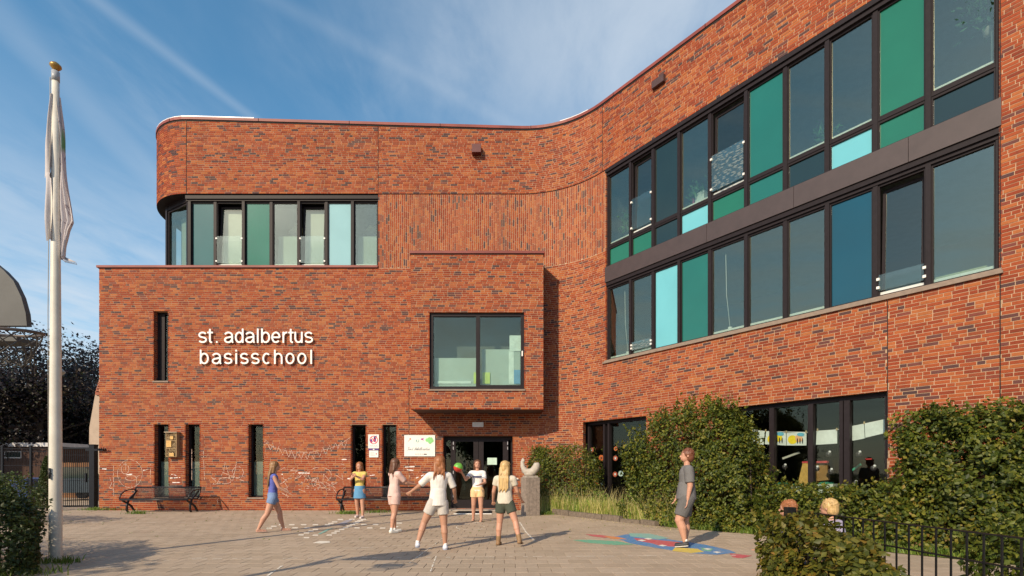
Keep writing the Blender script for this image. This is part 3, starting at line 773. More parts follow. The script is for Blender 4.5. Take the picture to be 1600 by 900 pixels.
# ------------------------------------------------------------------ lettering (stroke letters with depth)
def arc(cx, cy, rx, ry, a0, a1, n=14): return [(cx + rx * math.cos(R(a0 + (a1 - a0) * i / n)), cy + ry * math.sin(R(a0 + (a1 - a0) * i / n))) for i in range(n + 1)]
W_ = .15
def glyph(ch, w):    # x height 1, width w; strokes are centred lines inset by half a stroke
    h = W_ / 2; r = (w - W_) / 2; c = w / 2; ry = .5 - h + .02
    A = 1.29
    if ch == 'o': return [arc(c, .5, r, ry, 0, 360, 24)]
    if ch == 'c': return [arc(c, .5, r, ry, 48, 312, 20)]
    if ch == 'e': return [[(w - h, .5), (h, .5)], arc(c, .5, r, ry, 0, 318, 22)]
    if ch == 'a': return [arc(c - .02, .66, r, .28, 158, 0, 10) + [(w - h - .02, .12), (w - .01, .02)], [(w - h - .03, .56), (c, .50)] + arc(c - .03, .27, r - .02, .22, 95, 300, 12) + [(w - h - .03, .30)]]
    if ch == 'd': return [[(w - h, 0), (w - h, A)], arc(c, .5, r, ry, 0, 360, 22)]
    if ch == 'b': return [[(h, 0), (h, A)], arc(c, .5, r, ry, 0, 360, 22)]
    if ch == 'l': return [[(w / 2, 0), (w / 2, A)]]
    if ch == 'i': return [[(w / 2, 0), (w / 2, .98)], [(w / 2, 1.13), (w / 2, A)]]
    if ch == 'h': return [[(h, 0), (h, A)], arc(c, .58, r, .36, 180, 0, 12) + [(w - h, 0)]]
    if ch == 'u': return [[(w - h, 0), (w - h, 1)], [(h, 1)] + arc(c, .42, r, .36, 180, 360, 12)]
    if ch == 'r': return [[(h, 0), (h, 1)], arc(h + .30, .55, .30, .39, 180, 80, 8)]
    if ch == 't': return [[(w * .45, 1.26), (w * .45, .25)] + arc(w * .45 + .16, .22, .16, .17, 180, 285, 5), [(0, .93), (w, .93)]]
    if ch == '.': return [[(w / 2, 0), (w / 2, .15)]]
    if ch == 's': return [arc(c, .72, r * .95, .22, 25, 250, 12)[:-1] + [(c, .5)] + arc(c, .28, r, .22, 70, -155, 12)[1:]]
    return []
def ribbon(mb, pts, w, conv, d0, d1, m=0):
    """extruded ribbon; conv(x,y,depth)->world"""
    n = len(pts); closed = n > 3 and math.hypot(pts[0][0] - pts[-1][0], pts[0][1] - pts[-1][1]) < 1e-4
    Lp = []
    for i in range(n):
        if closed: p, q = pts[(i - 1) % (n - 1)], pts[(i + 1) % (n - 1)] if i < n - 1 else pts[1]
        else: p, q = pts[max(0, i - 1)], pts[min(n - 1, i + 1)]
        dx, dy = q[0] - p[0], q[1] - p[1]; l = math.hypot(dx, dy) or 1
        Lp.append((-dy / l * w / 2, dx / l * w / 2))
    V = []; Fc = []
    for (x, y), (nx, ny) in zip(pts, Lp):
        V += [conv(x + nx, y + ny, d1), conv(x - nx, y - ny, d1), conv(x - nx, y - ny, d0), conv(x + nx, y + ny, d0)]
    for i in range(n - 1):
        a = 4 * i
        for k in range(4): Fc.append((a + k, a + (k + 1) % 4, a + 4 + (k + 1) % 4, a + 4 + k))
    if not closed: Fc += [(3, 2, 1, 0), tuple(4 * (n - 1) + k for k in range(4))]
    mb.add(V, Fc, None, m)
sign = empty('school_name_lettering', (wx(400), YW, wz(570)), label="white raised letters reading 'st. adalbertus basisschool' on the brick wall", cat='sign')
LN1 = [('s', 50, 105), ('t', 108, 143), ('.', 160, 176), ('a', 215, 272), ('d', 283, 338), ('a', 350, 408), ('l', 420, 437), ('b', 450, 507), ('e', 515, 573), ('r', 586, 622), ('t', 624, 656), ('u', 662, 714), ('s', 725, 780)]
LN2 = [('b', 60, 117), ('a', 137, 195), ('s', 212, 267), ('i', 284, 299), ('s', 315, 370), ('s', 385, 440), ('c', 458, 512), ('h', 532, 586), ('o', 605, 662), ('o', 680, 738), ('l', 760, 777)]
M['letters'] = plain('white_letters', (.85, .80, .74), .4, var=.03)
for ln, by in ((LN1, 536.7), (LN2, 569.6)):
    xh = 17.2 / 48
    for (ch, x0, x1) in ln:
        xa, xb = wx(300 + x0 / 4.0917), wx(300 + x1 / 4.0917); zb = wz(by); w = (xb - xa) / xh
        mb = MB(); k = 0
        for st in glyph(ch, w):
            ribbon(mb, st, .145, lambda x, y, d: Vector((xa + x * xh, YW - d, zb + y * xh)), .045 + .0007 * k, .085 + .0011 * k); k += 1
        part(mb, 'letter', M['letters'], sign)
# ------------------------------------------------------------------ signs
mb = MB(); 
sg = empty('name_board', (wx(656), YW, wz(713)), label='white board with handwritten school name and coloured figures left of the door', cat='sign')
x0, x1, z0, z1 = wx(632), wx(680), wz(713), wz(680)
mb.b(x0, x1, YW - .035, YW - .012, z0, z1); part(mb, 'board', M['white'], sg)
def flat(mb, pts, w, y=YW - .037, m=0, thick=.002): ribbon(mb, pts, w, lambda x, z, d: Vector((x, y - d, z)), 0, thick, m)
def disc(mb, cx, cz, rx, rz, y, m=0, n=16): mb.add([(cx + rx * math.cos(2 * math.pi * i / n), y, cz + rz * math.sin(2 * math.pi * i / n)) for i in range(n)], [tuple(range(n))[::-1]], None, m)
def poly(mb, pts, y, m=0): mb.add([(wx(x), y, wz(z)) for x, z in pts], [tuple(range(len(pts)))], None, m)
inks = [plain('ink_orange', (.75, .20, .12), .6), plain('ink_teal', (.10, .40, .36), .6), plain('ink_magenta', (.42, .03, .30), .6), plain('ink_green', (.25, .62, .22), .6), plain('ink_dark', (.05, .05, .06), .6), plain('ink_navy', (.06, .04, .22), .6), plain('ink_red', (.75, .04, .08), .6)]
yb = YW - .038
mb = MB(); sx = lambda q: 632 + (q - 495) / 335 * 48; sy = lambda q: 680 + (q - 62) / 243 * 33.5
q = lambda x, y: (wx(sx(x)), wz(sy(y)))
disc(mb, *q(560, 105), .025, .03, yb, 0); flat(mb, [q(552, 112), q(545, 128), q(535, 132)], .012, m=0); flat(mb, [q(553, 100), q(570, 116)], .012, m=0)
flat(mb, [q(640 + 14 * math.cos(t), 125 + 16 * math.sin(t)) for t in np.linspace(-1, 4.5, 12)], .014, m=1); flat(mb, [q(620, 128), q(636, 124)], .014, m=1)
poly(mb, [(sx(672), sy(108)), (sx(712), sy(92)), (sx(700), sy(108)), (sx(712), sy(124))], yb, 2); disc(mb, *q(688, 108), .03, .03, yb - .001, 2)
for (x, y, r_) in ((745, 118, 20), (770, 108, 22), (795, 125, 20), (775, 140, 20), (790, 102, 14)):
    disc(mb, *q(x, y), r_ / 335 * 1.0, r_ / 335 * 1.0, yb - .0008 * (x % 7), 3)
part(mb, 'figures', inks, sg)
mb = MB()
def script(mb, s, x, z, h, adv, y, m, slant=.25, w=.008):
    """thin handwriting made of joined strokes"""
    G = {'S': [(.8, 1.7), (.5, 1.9), (.2, 1.6), (.5, 1.1), (.7, .5), (.4, 0), (0, .3)], 'i': [(0, 1), (.1, .1), (.4, .1)], 'n': [(0, 0), (.1, 1), (.15, .3), (.4, 1), (.55, .1), (.8, .2)], 't': [(.2, 1.7), (.15, .1), (.4, 0)],
         'A': [(0, -.1), (.6, 1.9), (.8, 0), (.9, .0)], 'd': [(.6, .9), (.2, .9), (.05, .3), (.4, .05), (.6, .8), (.75, 1.8), (.65, .1), (.8, .1)], 'a': [(.6, .9), (.2, .9), (.05, .3), (.4, .05), (.6, .8), (.6, .1), (.8, .1)],
         'l': [(0, .2), (.3, 1.8), (.1, 1.6), (.1, .1), (.4, .1)], 'b': [(.1, 1.8), (.05, .1), (.5, .2), (.5, .8), (.1, .7)], 'e': [(.05, .5), (.5, .7), (.3, 1), (.05, .5), (.3, 0), (.6, .2)],
         'r': [(0, 0), (.1, 1), (.4, .9), (.5, .1)], 'u': [(0, 1), (.1, .1), (.45, .2), (.5, 1), (.6, .1)], 's': [(.5, 1), (.15, .8), (.5, .3), (.1, 0)]}
    for ch in s:
        if ch in G:
            flat(mb, [(x + (a + slant * c) * h * .62, z + c * h * .5) for a, c in G[ch]], w, y=y, m=m)
            if ch == 'A': flat(mb, [(x + .2 * h, z + .3 * h), (x + .75 * h, z + .4 * h)], w, y=y - .001, m=m)
            if ch == 'i': disc(mb, x + .3 * h, z + .8 * h, w * .7, w * .7, y - .001, m)
        x += adv * (1.3 if ch in 'SAdnab' else .8 if ch in ' ilt' else 1)
script(mb, 'Sint Adalbertus', wx(636.3), wz(703.6), .105, .047, yb, 0)
for i in range(5): flat(mb, [(wx(649 + i * 3.4), wz(709.6)), (wx(651.5 + i * 3.4), wz(709.6))], .010, y=yb)
flat(mb, [(wx(662.5), wz(709.8)), (wx(667), wz(709.8))], .03, y=yb - .001)
part(mb, 'handwriting', [inks[4]], sg)['kind'] = 'stuff'
sg = empty('no_smoking_sign', (wx(584), YW, wz(715)), label='white smoke-free sign with a red crossed ring and a purple stripe, between two slit windows', cat='sign')
mb = MB(); mb.b(wx(575.7), wx(592.4), YW - .03, YW - .012, wz(700.5), wz(679)); part(mb, 'board', M['white'], sg)
mb = MB(); mb.b(wx(576), wx(592.2), YW - .03, YW - .012, wz(703.7), wz(700.6)); part(mb, 'stripe', plain('purple_stripe', (.09, .035, .17), .5), sg)
mb = MB(); mb.b(wx(577.2), wx(591.4), YW - .028, YW - .012, wz(714.6), wz(704)); part(mb, 'lower_plate', M['white'], sg)
mb = MB(); cx, cz, rr = wx(584.3), wz(687.5), .125; y = YW - .032
flat(mb, [(cx + rr * math.cos(t), cz + rr * math.sin(t)) for t in np.linspace(0, 2 * math.pi, 25)], .022, y=y, m=0)
mb.add([(cx - .05, y - .001, cz + .03), (cx - .11, y - .001, cz + .02), (cx - .12, y - .001, cz - .08), (cx - .05, y - .001, cz - .10)], [(0, 1, 2, 3)], None, 1)
disc(mb, cx + .03, cz + .075, .03, .035, y - .001, 1); mb.add([(cx + .0, y - .001, cz + .06), (cx + .0, y - .001, cz - .07), (cx + .07, y - .001, cz - .07), (cx + .08, y - .001, cz + .08)], [(0, 1, 2, 3)], None, 1)
flat(mb, [(cx + .02, cz + .10), (cx + .10, cz + .13)], .03, y=y - .0015, m=1)
flat(mb, [(cx - rr * .7, cz + rr * .7), (cx + rr * .7, cz - rr * .7)], .022, y=y - .004, m=0)
flat(mb, [(cx - rr * .7, cz - rr * .7), (cx + rr * .7, cz + rr * .6)], .016, y=y - .004, m=0)
part(mb, 'pictogram', [inks[6], inks[5]], sg)
mb = MB()
for i, z in enumerate((696.2, 698.2)):
    for k in range(4): flat(mb, [(wx(578.6 + k * 3 + i), wz(z)), (wx(580.8 + k * 3 + i), wz(z))], .012, y=y)
for i, z in enumerate((707.5, 709.5, 711.5)): flat(mb, [(wx(579), wz(z)), (wx(585 + i), wz(z))], .008, y=y + .002)
disc(mb, wx(588.5), wz(709.3), .02, .02, y + .001, 1)
disc(mb, wx(584.3), wz(702.2), .03, .018, y, 2)
part(mb, 'small_print', [plain('grey_ink', (.35, .33, .36), .6), inks[6], M['white']], sg)
# insect hotel
IH = empty('insect_hotel', (wx(273), YW, wz(714)), label='wooden insect hotel with nesting compartments hung between two slit windows', cat='insect hotel')
wood = plain('weathered_wood', (.36, .24, .12), .8, var=.3, scale=25); yy = YW - .16
x0, x1, z0, z1 = wx(264.3), wx(281), wz(714), wz(676.5)
mb = MB(); mb.b(x0, x0 + .02, yy, YW - .01, z0, z1); mb.b(x1 - .02, x1, yy, YW - .01, z0, z1); mb.b(x0 + .02, x1 - .02, YW - .04, YW - .012, z0, z1)
for k in (0, .34, .66): mb.b(x0 + .02, x1 - .02, yy, YW - .04, z0 + k * (z1 - z0), z0 + k * (z1 - z0) + .018)
part(mb, 'housing', wood, IH)
mb = MB(); mb.b(x0 - .03, x1 + .03, yy - .04, YW - .005, z1, z1 + .025); part(mb, 'roof_board', plain('roof_board', (.45, .36, .25), .8), IH)
mb = MB()
zc = z0 + .05
while zc < z1 - .03:
    xc = x0 + .04
    while xc < x1 - .03:
        mb.tube([(xc, yy + random.uniform(.0, .02), zc), (xc, YW - .05, zc)], .013, 6); xc += .029
    zc += .029
part(mb, 'nesting_tubes', by_rnd('tubes', [(0, (.10, .06, .03)), (.6, (.28, .19, .10)), (1, (.50, .38, .22))]), IH)['kind'] = 'stuff'
for (xa, xb, za, zb_) in ((271, 276, 682, 687), (265.5, 273, 689, 699), (270, 277, 708, 713)):
    mb = MB(); mb.b(wx(xa), wx(xb), yy - .012, yy, wz(zb_), wz(za)); part(mb, 'nesting_block', plain('yellow_wood', (.60, .36, .12), .7, var=.25, scale=30), IH)
# chalk on the wall
M['chalk'] = plain('chalk', (.58, .40, .32), .95, var=.25, scale=30)
M['chalkw'] = plain('bright_chalk', (.82, .74, .70), .95, var=.1, scale=30)
def chalk(mb, pts, w=.015, m=0, seg=.04, skip=.18):
    for (x0, z0), (x1, z1) in zip(pts, pts[1:]):
        a = Vector((wx(x0), wz(z0))); c = Vector((wx(x1), wz(z1))); n = max(1, int((c - a).length / seg))
        for i in range(n):
            if random.random() < skip: continue
            p = a.lerp(c, i / n); q_ = a.lerp(c, (i + .95) / n); j = .004
            ribbon(mb, [(p.x + random.uniform(-j, j), p.y + random.uniform(-j, j)), (q_.x, q_.y)], w * random.uniform(.6, 1.2), lambda x, z, d: Vector((x, YW - .0105 - d, z)), 0, .001, m)
mb = MB()
pts = [(413, 690), (430, 700), (455, 706), (485, 707), (510, 702), (530, 696), (548, 683)]
chalk(mb, pts)
for i in range(13):
    x = 418 + i * 9.6; t = i / 12; y0 = 692 + 15 * math.sin(math.pi * min(1, t * 1.1)) - 6 * max(0, t - .6)
    chalk(mb, [(x, y0), (x + 4.8, y0 + 11), (x + 9, y0)], .016)
chalk(mb, [(412, 696), (420, 691), (414, 687)], .012)
d_ = part(mb, 'chalk_bunting', [M['chalk'], M['chalkw']], WALL)
def scribble(name, segs):
    mb = MB()
    for s in segs: chalk(mb, *s) if isinstance(s, tuple) else chalk(mb, s)
    part(mb, name, [M['chalk'], M['chalkw']], WALL)['kind'] = 'stuff'
circ = lambda cx, cy, rx, ry, n=18, a0=0, a1=6.3: [(cx + rx * math.cos(t), cy + ry * math.sin(t)) for t in np.linspace(a0, a1, n)]
scribble('chalk_drawing', [circ(203.5, 740, 19.5, 22), [(178, 728), (178, 775)], [(172, 745), (175, 756), (171, 762), (178, 765)], circ(196, 733, 6, 8, 10), [(197, 722), (197, 735)], [(236, 725), (235, 756)], circ(205, 747, 9, 4, 8), [(214, 762), (214, 745), (220, 742)], [(224, 735), (233, 733)],
    ([(160, 732.5), (167, 733)], .03, 1, .04, .05), ([(196, 742), (207, 741)], .03, 1, .04, .1), ([(224, 735), (231, 734)], .02, 1), ([(266, 747), (282, 746)], .03, 1), ([(270, 754), (282, 754)], .03, 1), ([(268, 741), (276, 743)], .02, 1)])
scribble('chalk_drawing', [[(340, 755), (350, 736), (352, 722), (360, 748), (366, 740)], [(348, 738), (382, 752)], [(370, 722), (364, 752)], [(330, 748), (383, 745)], circ(372, 738, 9, 9, 10), [(318, 705), (320, 750)], [(330, 745), (338, 752), (333, 757), (345, 755)], circ(352, 751, 10, 5, 10), [(300, 700), (300, 750)], [(340, 780), (341, 788)]])
sg_ = []
for i in range(26):
    x, y = random.uniform(440, 545), random.uniform(728, 768); sg_.append([(x + random.uniform(-9, 9), y + random.uniform(-7, 7)) for _ in range(4)])
scribble('chalk_drawing', sg_ + [([(466, 739), (486, 739.5)], .04, 1, .04, .1), ([(534, 718), (542, 718)], .03, 1), ([(440, 741), (447, 742)], .03, 1), ([(578, 743), (588, 742)], .03, 1), ([(543, 748), (548, 748)], .04, 1), circ(500, 742, 18, 12), [(492, 757), (496, 745), (500, 757)], [(440, 770), (452, 776)], [(446, 764), (450, 778)]])
scribble('chalk_drawing', [([(633, 730), (648, 729)], .04, 1, .04, .05), ([(636, 734), (646, 735)], .03, 1), ([(804, 748), (812, 748)], .04, 1), ([(650, 747), (662, 742)], .03, 1)])
# ------------------------------------------------------------------ ground
M['paver'] = by_rnd('paver', [(0, (.375, .290, .208)), (.5, (.410, .320, .234)), (.9, (.435, .340, .25)), (1, (.37, .28, .20))], rough=.9, noise_amt=.17, nscale=7, patch=.20, bump=.5, bscale=160)
M['sand'] = plain('joint_sand', (.24, .18, .13), .95, var=.3, scale=30)
M['soil'] = plain('soil', (.06, .042, .028), .95, var=.35, scale=12, bump=.6)
mb = MB(); mb.quad((-300, -200, -.06), (300, -200, -.06), (300, 500, -.06), (-300, 500, -.06))
gmat, b, bs, out = newmat('far_ground'); geo = b.n('ShaderNodeNewGeometry')
b.put(bs.inputs['Base Color'], b.ramp(b.noise(geo.outputs['Position'], .3, 6, .6), [(.3, (.07, .075, .035)), (.7, (.13, .115, .075))])); bs.inputs['Roughness'].default_value = .95
tag(mb.build('ground', gmat), kind='structure')
mb = MB(); mb.quad((-26, -20, -.030), (14, -20, -.030), (14, YW + 12, -.030), (-26, YW + 12, -.030))
m_, b, bs, out = newmat('tile_field'); geo = b.n('ShaderNodeNewGeometry')
br = b.n('ShaderNodeTexBrick'); b.nt.links.new(geo.outputs['Position'], br.inputs['Vector']); br.offset = .5
br.inputs['Color1'].default_value = (.36, .275, .20, 1); br.inputs['Color2'].default_value = (.40, .31, .225, 1); br.inputs['Mortar'].default_value = (.09, .07, .05, 1)
br.inputs['Scale'].default_value = 1.0; br.inputs['Mortar Size'].default_value = .006; br.inputs['Brick Width'].default_value = .3; br.inputs['Row Height'].default_value = .3
vm = b.n('ShaderNodeVectorMath', operation='SCALE'); b.put(vm.inputs[0], br.outputs[0]); b.put(vm.inputs[3], b.m('ADD', b.m('MULTIPLY', b.noise(geo.outputs['Position'], 2.0, 6, .65), .6), .7))
b.put(bs.inputs['Base Color'], vm.outputs[0]); bs.inputs['Roughness'].default_value = .92
tag(mb.build('paved_yard', m_), kind='structure')
PV = MB(); PV.quad((-15.4, 2.0, -.010), (9, 2.0, -.010), (9, YW + .0, -.010), (-15.4, YW + .0, -.010))
PAV = tag(PV.build('pavement', M['sand']), kind='structure')
tiles = []
y = 2.0; row = 0
while y < YW - .02:
    x = -15.4 + (row % 2) * .15 + random.uniform(-.006, .006)
    while x < 9:
        q = P0.x + (P0.y - y) * math.tan(TH) ** -1
        if not (y < P0.y and x > P0.x + (P0.y - y) / math.tan(TH) + .1): tiles.append((x + .15, y + .15))
        x += .3
    y += .3; row += 1
def inview(x, y):
    px_ = 800 + F * x / y; py_ = 737 + EYE * F / y
    return -10 < px_ < 1610 and py_ < 905
tiles.sort(key=lambda q: (not inview(*q), q[1]))
def tile_box(mb, x, y, rnd=None):
    g = .2962 / 2; z = [random.uniform(-.0010, .0010) for _ in range(4)]; e = .004
    o = [(x - g, y - g), (x + g, y - g), (x + g, y + g), (x - g, y + g)]; i_ = [(x - g + e, y - g + e), (x + g - e, y - g + e), (x + g - e, y + g - e), (x - g + e, y + g - e)]
    V = [(a, c, -.02) for a, c in o] + [(a, c, -.004 + z[k]) for k, (a, c) in enumerate(o)] + [(a, c, z[k]) for k, (a, c) in enumerate(i_)]
    Fc = [(8, 9, 10, 11)] + [(4 + k, 4 + (k + 1) % 4, 8 + (k + 1) % 4, 8 + k) for k in range(4)] + [(k, (k + 1) % 4, 4 + (k + 1) % 4, 4 + k) for k in range(4)]
    mb.add(V, Fc, random.random() if rnd is None else rnd)
tv = []
for k in range(24):
    mb = MB(); tile_box(mb, 0, 0, k / 23.9); tv.append(mb.mesh('paving_tile', M['paver']))
for (x, y) in tiles[:300]:
    o = bpy.data.objects.new('paving_tile', random.choice(tv)); COL.objects.link(o); o.parent = PAV; o.location = (x, y, 0)
mb = MB()
for (x, y) in tiles[300:]: tile_box(mb, x, y)
tag(mb.build('paving', M['paver'], PAV), kind='stuff')
# kerb of small setts along the wall foot
mb = MB(); x = wx(155)
while x < DW[0] - .1:
    mb.b(x, x + .195, YW - .115, YW - .012, -.02, .012 + random.uniform(0, .008)); x += .205
tag(mb.build('wall_foot_setts', M['brick'], PAV), kind='stuff')
# painted marks
M['pwhite'] = plain('ground_paint_white', (.74, .68, .58), .85, var=.10, scale=20)
def worn(name, c):
    m, b, bs, out = newmat(name); geo = b.n('ShaderNodeNewGeometry')
    w = b.ss(b.noise(geo.outputs['Position'], 16, 7, .72), .50, .60); w2 = b.ss(b.noise(geo.outputs['Position'], 1.6, 4, .6), .35, .62)
    b.put(bs.inputs['Base Color'], b.mix(b.m('ADD', b.m('MULTIPLY', w, .40), b.m('MULTIPLY', w2, .12), clamp=True), c, (.40, .31, .225))); bs.inputs['Roughness'].default_value = .9; return m
Pc = {k: worn('ground_paint_' + k, c) for k, c in dict(blue=(.06, .20, .42), green=(.10, .38, .24), red=(.50, .07, .09), yellow=(.62, .46, .06), orange=(.60, .22, .07), teal=(.20, .42, .36), grey=(.35, .34, .38)).items()}
def gpoly(pts, z=.0045): return [(gnd(x, y).x, gnd(x, y).y, z) for x, y in pts]
def mark(name, mat, pts, parent, z=.0045):
    mb = MB(); V = gpoly(pts, z); n = len(V)
    mb.add(V + [(a, c, z - .002) for a, c, _ in V], [tuple(range(n))] + [(i, n + i, n + (i + 1) % n, (i + 1) % n) for i in range(n)])
    me = mb.mesh(name, mat)
    bm = bmesh.new(); bm.from_mesh(me); bmesh.ops.recalc_face_normals(bm, faces=bm.faces); bm.to_mesh(me); bm.free()
    if me.polygons[0].normal.z < 0: me.flip_normals()
    return link(name, me, parent, True)
DG = empty('dashed_game_track', (-3.6, 12.5, 0), label='crossing rows of white dashes painted on the paving before the bench', cat='ground marking')
def dash(x, y, w=9.5, h=1.6): mark('dash', M['pwhite'], [(x - w / 2, y + h * .35), (x - w / 2 + 2, y + h / 2), (x + w / 2 - 1, y + h / 2), (x + w / 2, y), (x + w / 2 - 1, y - h / 2), (x - w / 2 + 1, y - h / 2)], DG)
for x, y in ((428, 822.5), (440, 820), (456, 820), (474.5, 820), (493, 820), (568.5, 819.6), (587, 819.6), (421, 825.5), (443, 825), (461, 825), (480, 825), (558, 825), (578, 825), (598, 825.3), (618, 823), (470.5, 836), (479, 833), (486, 830), (493, 827.4), (512, 820), (517, 818), (523, 815.6), (532, 811.8), (493, 836.4), (514.5, 836.2), (522, 833), (527, 830.2), (534, 827.3), (540, 824.6), (546, 822.2), (551, 819.6), (556, 817.4), (559, 815.4), (563, 813.4), (568, 811.6), (550, 811.6), (624, 817.5), (479, 840.3)):
    dash(x, y)
mark('teal_patch', Pc['teal'], [(497, 834.5), (510, 827.5), (520, 825), (507, 832), (500, 835)], DG)
mark('grey_patch', Pc['grey'], [(525, 820), (541, 813), (552, 811.9), (540, 818.5)], DG)
mark('chalk_patch', M['pwhite'], [(489, 848.5), (500, 845.6), (515, 846), (516, 848), (503, 849.4)], DG, .0052)
HM = empty('painted_world_map', (2.6, 10.4, 0), label='blue, red, green and yellow figure painted on the paving under the boy in grey', cat='ground painting')
sx2 = lambda q: 400 + q / 2; sy2 = lambda q: 760 + q / 2
for nm, mt, z, P_ in (('blue_area', 'blue', .0045, [(1115, 158), (1160, 150), (1250, 160), (1330, 172), (1400, 182), (1480, 200), (1500, 208), (1440, 214), (1350, 208), (1260, 194), (1170, 178)]),
                      ('green_tail', 'green', .0049, [(990, 168), (1040, 167), (1130, 172), (1180, 182), (1120, 183), (1040, 177)]), ('green_area', 'teal', .0049, [(1165, 147), (1230, 148), (1290, 162), (1260, 166), (1170, 157)]),
                      ('red_arm', 'red', .0053, [(1030, 150), (1080, 153), (1120, 158), (1090, 161), (1050, 156)]), ('orange_area', 'orange', .0057, [(1085, 156), (1130, 158), (1160, 166), (1110, 164)]),
                      ('red_area', 'red', .0061, [(1180, 162), (1250, 168), (1330, 176), (1320, 184), (1245, 180), (1190, 170)]), ('red_stripe', 'red', .0065, [(1230, 176), (1300, 182), (1325, 190), (1260, 186)]),
                      ('yellow_area', 'yellow', .0069, [(1310, 192), (1380, 196), (1400, 206), (1360, 209), (1300, 202)]), ('green_patch', 'green', .0069, [(1390, 193), (1430, 196), (1420, 204), (1395, 201)]),
                      ('red_foot', 'red', .0045, [(1480, 210), (1550, 217), (1520, 225), (1490, 222)])):
    mark(nm, Pc[mt], [(sx2(a), sy2(c)) for a, c in P_], HM, z)
for x, y in ((1270, 186), (1410, 197), (1440, 207), (1205, 170), (1225, 165)): mark('white_figure', M['pwhite'], [(sx2(x - 12), sy2(y - 1)), (sx2(x), sy2(y - 2.5)), (sx2(x + 14), sy2(y)), (sx2(x + 2), sy2(y + 2.5))], HM, .0075)
# thin chalk lines on the paving
def gline(pts, w=.02, z=.0047, skip=.15, mt=None, name='chalk_line'):
    mb = MB(); 
    for p, q in zip(pts, pts[1:]):
        a, c = gnd(*p), gnd(*q); n = max(1, int((c - a).length / .07))
        for i in range(n):
            if random.random() < skip: continue
            u, v = a.lerp(c, i / n), a.lerp(c, (i + .95) / n)
            ribbon(mb, [(u.x, u.y), (v.x, v.y)], w * random.uniform(.5, 1.3), lambda x, y, d: Vector((x, y, z + d)), 0, .0006)
    o = mb.build(name, mt or M['pwhite'], PAV); o['kind'] = 'stuff'; return o
gline([(812, 816), (822, 832), (835, 845)], .03); gline([(418, 900), (443, 883)], .03); gline([(672, 895), (682, 868)], .02, skip=.4)
gline([(735 + 22 * math.cos(t), 824 + 4.5 * math.sin(t)) for t in np.linspace(.3, 6.2, 24)], .02, skip=.3); gline([(300, 874), (1150, 868)], .02, skip=.55)
gline([(740, 817), (755, 817)], .10, skip=0); gline([(150, 888), (330, 870)], .015, skip=.5); gline([(415, 804.5), (448, 804.5)], .06, skip=.2); gline([(60, 818), (420, 815)], .02, skip=.6)
gline([(640, 880), (700, 835), (720, 828)], .015, skip=.3); gline([(540, 858), (640, 852)], .02, skip=.5)
# door mat
mt = empty('door_mat', (wx(740), 15.6, 0), label='dark ribbed mat with a pale edge lying before the school door', cat='mat')
a, c = gnd(710, 803.3), gnd(770, 797.6)
mb = MB(); mb.b(a.x, c.x, a.y, a.y + .9, .002, .02)
for i in range(24): mb.b(a.x + .04, c.x - .04, a.y + .05 + i * .034, a.y + .065 + i * .034, .02, .028)
mb.build('mat', M['blackmetal'], mt, True)
mb = MB(); mb.b(a.x - .02, c.x + .02, a.y - .06, a.y - .002, .002, .024); mb.build('edge_strip', M['white'], mt, True)

# ------------------------------------------------------------------ flower bed, sleepers, sculpture
E_ = [gnd(843, 801), gnd(862, 803.5), gnd(940, 812), gnd(1030, 822), gnd(1210, 836), gnd(1400, 863), gnd(1600, 882), Vector((9.5, 4.6, 0))]
WP = lambda s: pt(path, s, .0, 0)
Bk = [WP(.9), WP(1.7), WP(LA), WP(LA + 1), WP(LA + 4), WP(LA + 7), WP(LA + 9), WP(LA + 12)]
mb = MB()
for i in range(len(E_) - 1):
    a, c, d, e = E_[i], E_[i + 1], Bk[i + 1], Bk[i]
    mb.quad((a.x, a.y, .012), (c.x, c.y, .012), (d.x, d.y, .06), (e.x, e.y, .06))
tag(mb.build('planting_bed', M['soil']), kind='structure')
sl_ = plain('old_sleeper', (.16, .125, .095), .9, var=.35, scale=20, bump=.7)
BE = empty('bed_edging', E_[1], label='low edging of short weathered timber sleepers along the grassy bed', cat='edging')
pts = [gnd(862, 803.5), gnd(888, 806.5), gnd(940, 812.5), gnd(968, 816), gnd(1000, 819), gnd(1024, 822.5)]
for p, q in zip(pts, pts[1:]):
    d = (q - p).normalized(); n = Vector((-d.y, d.x, 0)); h = random.uniform(.10, .17)
    mb = MB(); mb.box(((p + q) / 2 + n * .06 + Vector((0, 0, h / 2 - .01))), ((q - p).length - .03, .12, h), (d, n, Z3)); mb.build('sleeper', sl_, BE, True)
# plinth + sculpture
PL = empty('timber_plinth', (gnd(829, 806).x, 14.35, 0), label='square plinth of grey weathered timber at the corner of the bed', cat='plinth')
s_ = 54.3; pw = .21
mb = MB(); zt = 1.25 - 9 / s_
for i in range(4):
    for j in range(2):
        mb.box((-pw + .0525 + i * .105, (-pw + .105 + j * .21), zt / 2), (.100, .206, zt - random.uniform(0, .01)))
wd = plain('grey_timber', (.25, .20, .165), .9, var=.3, scale=14, bump=.8, bscale=25)
mb.build('posts', wd, PL)['kind'] = 'stuff'; PL.rotation_euler = (0, 0, R(20))
mb = MB(); mb.b(-.17, .17, -.17, .17, zt - .005, zt + .05); mb.build('cap', M['concrete'], PL)
SCU = empty('stone_sculpture', (PL.location.x, 14.35, zt + .05), label='white stone sculpture curved like a bird, on top of the timber plinth', cat='sculpture')
mb = MB()
pts = [(-.21, 0, .50), (-.23, 0, .40), (-.22, 0, .27), (-.17, 0, .15), (-.05, 0, .09), (.08, 0, .12), (.16, 0, .22), (.20, 0, .32), (.25, 0, .36)]
mb.tube(pts, [.025, .05, .065, .09, .11, .12, .115, .10, .03], 12, flat=1.0)
mb.ball((-.02, 0, .06), (.17, .12, .09)); mb.ball((-.20, -.01, .43), (.05, .045, .06))
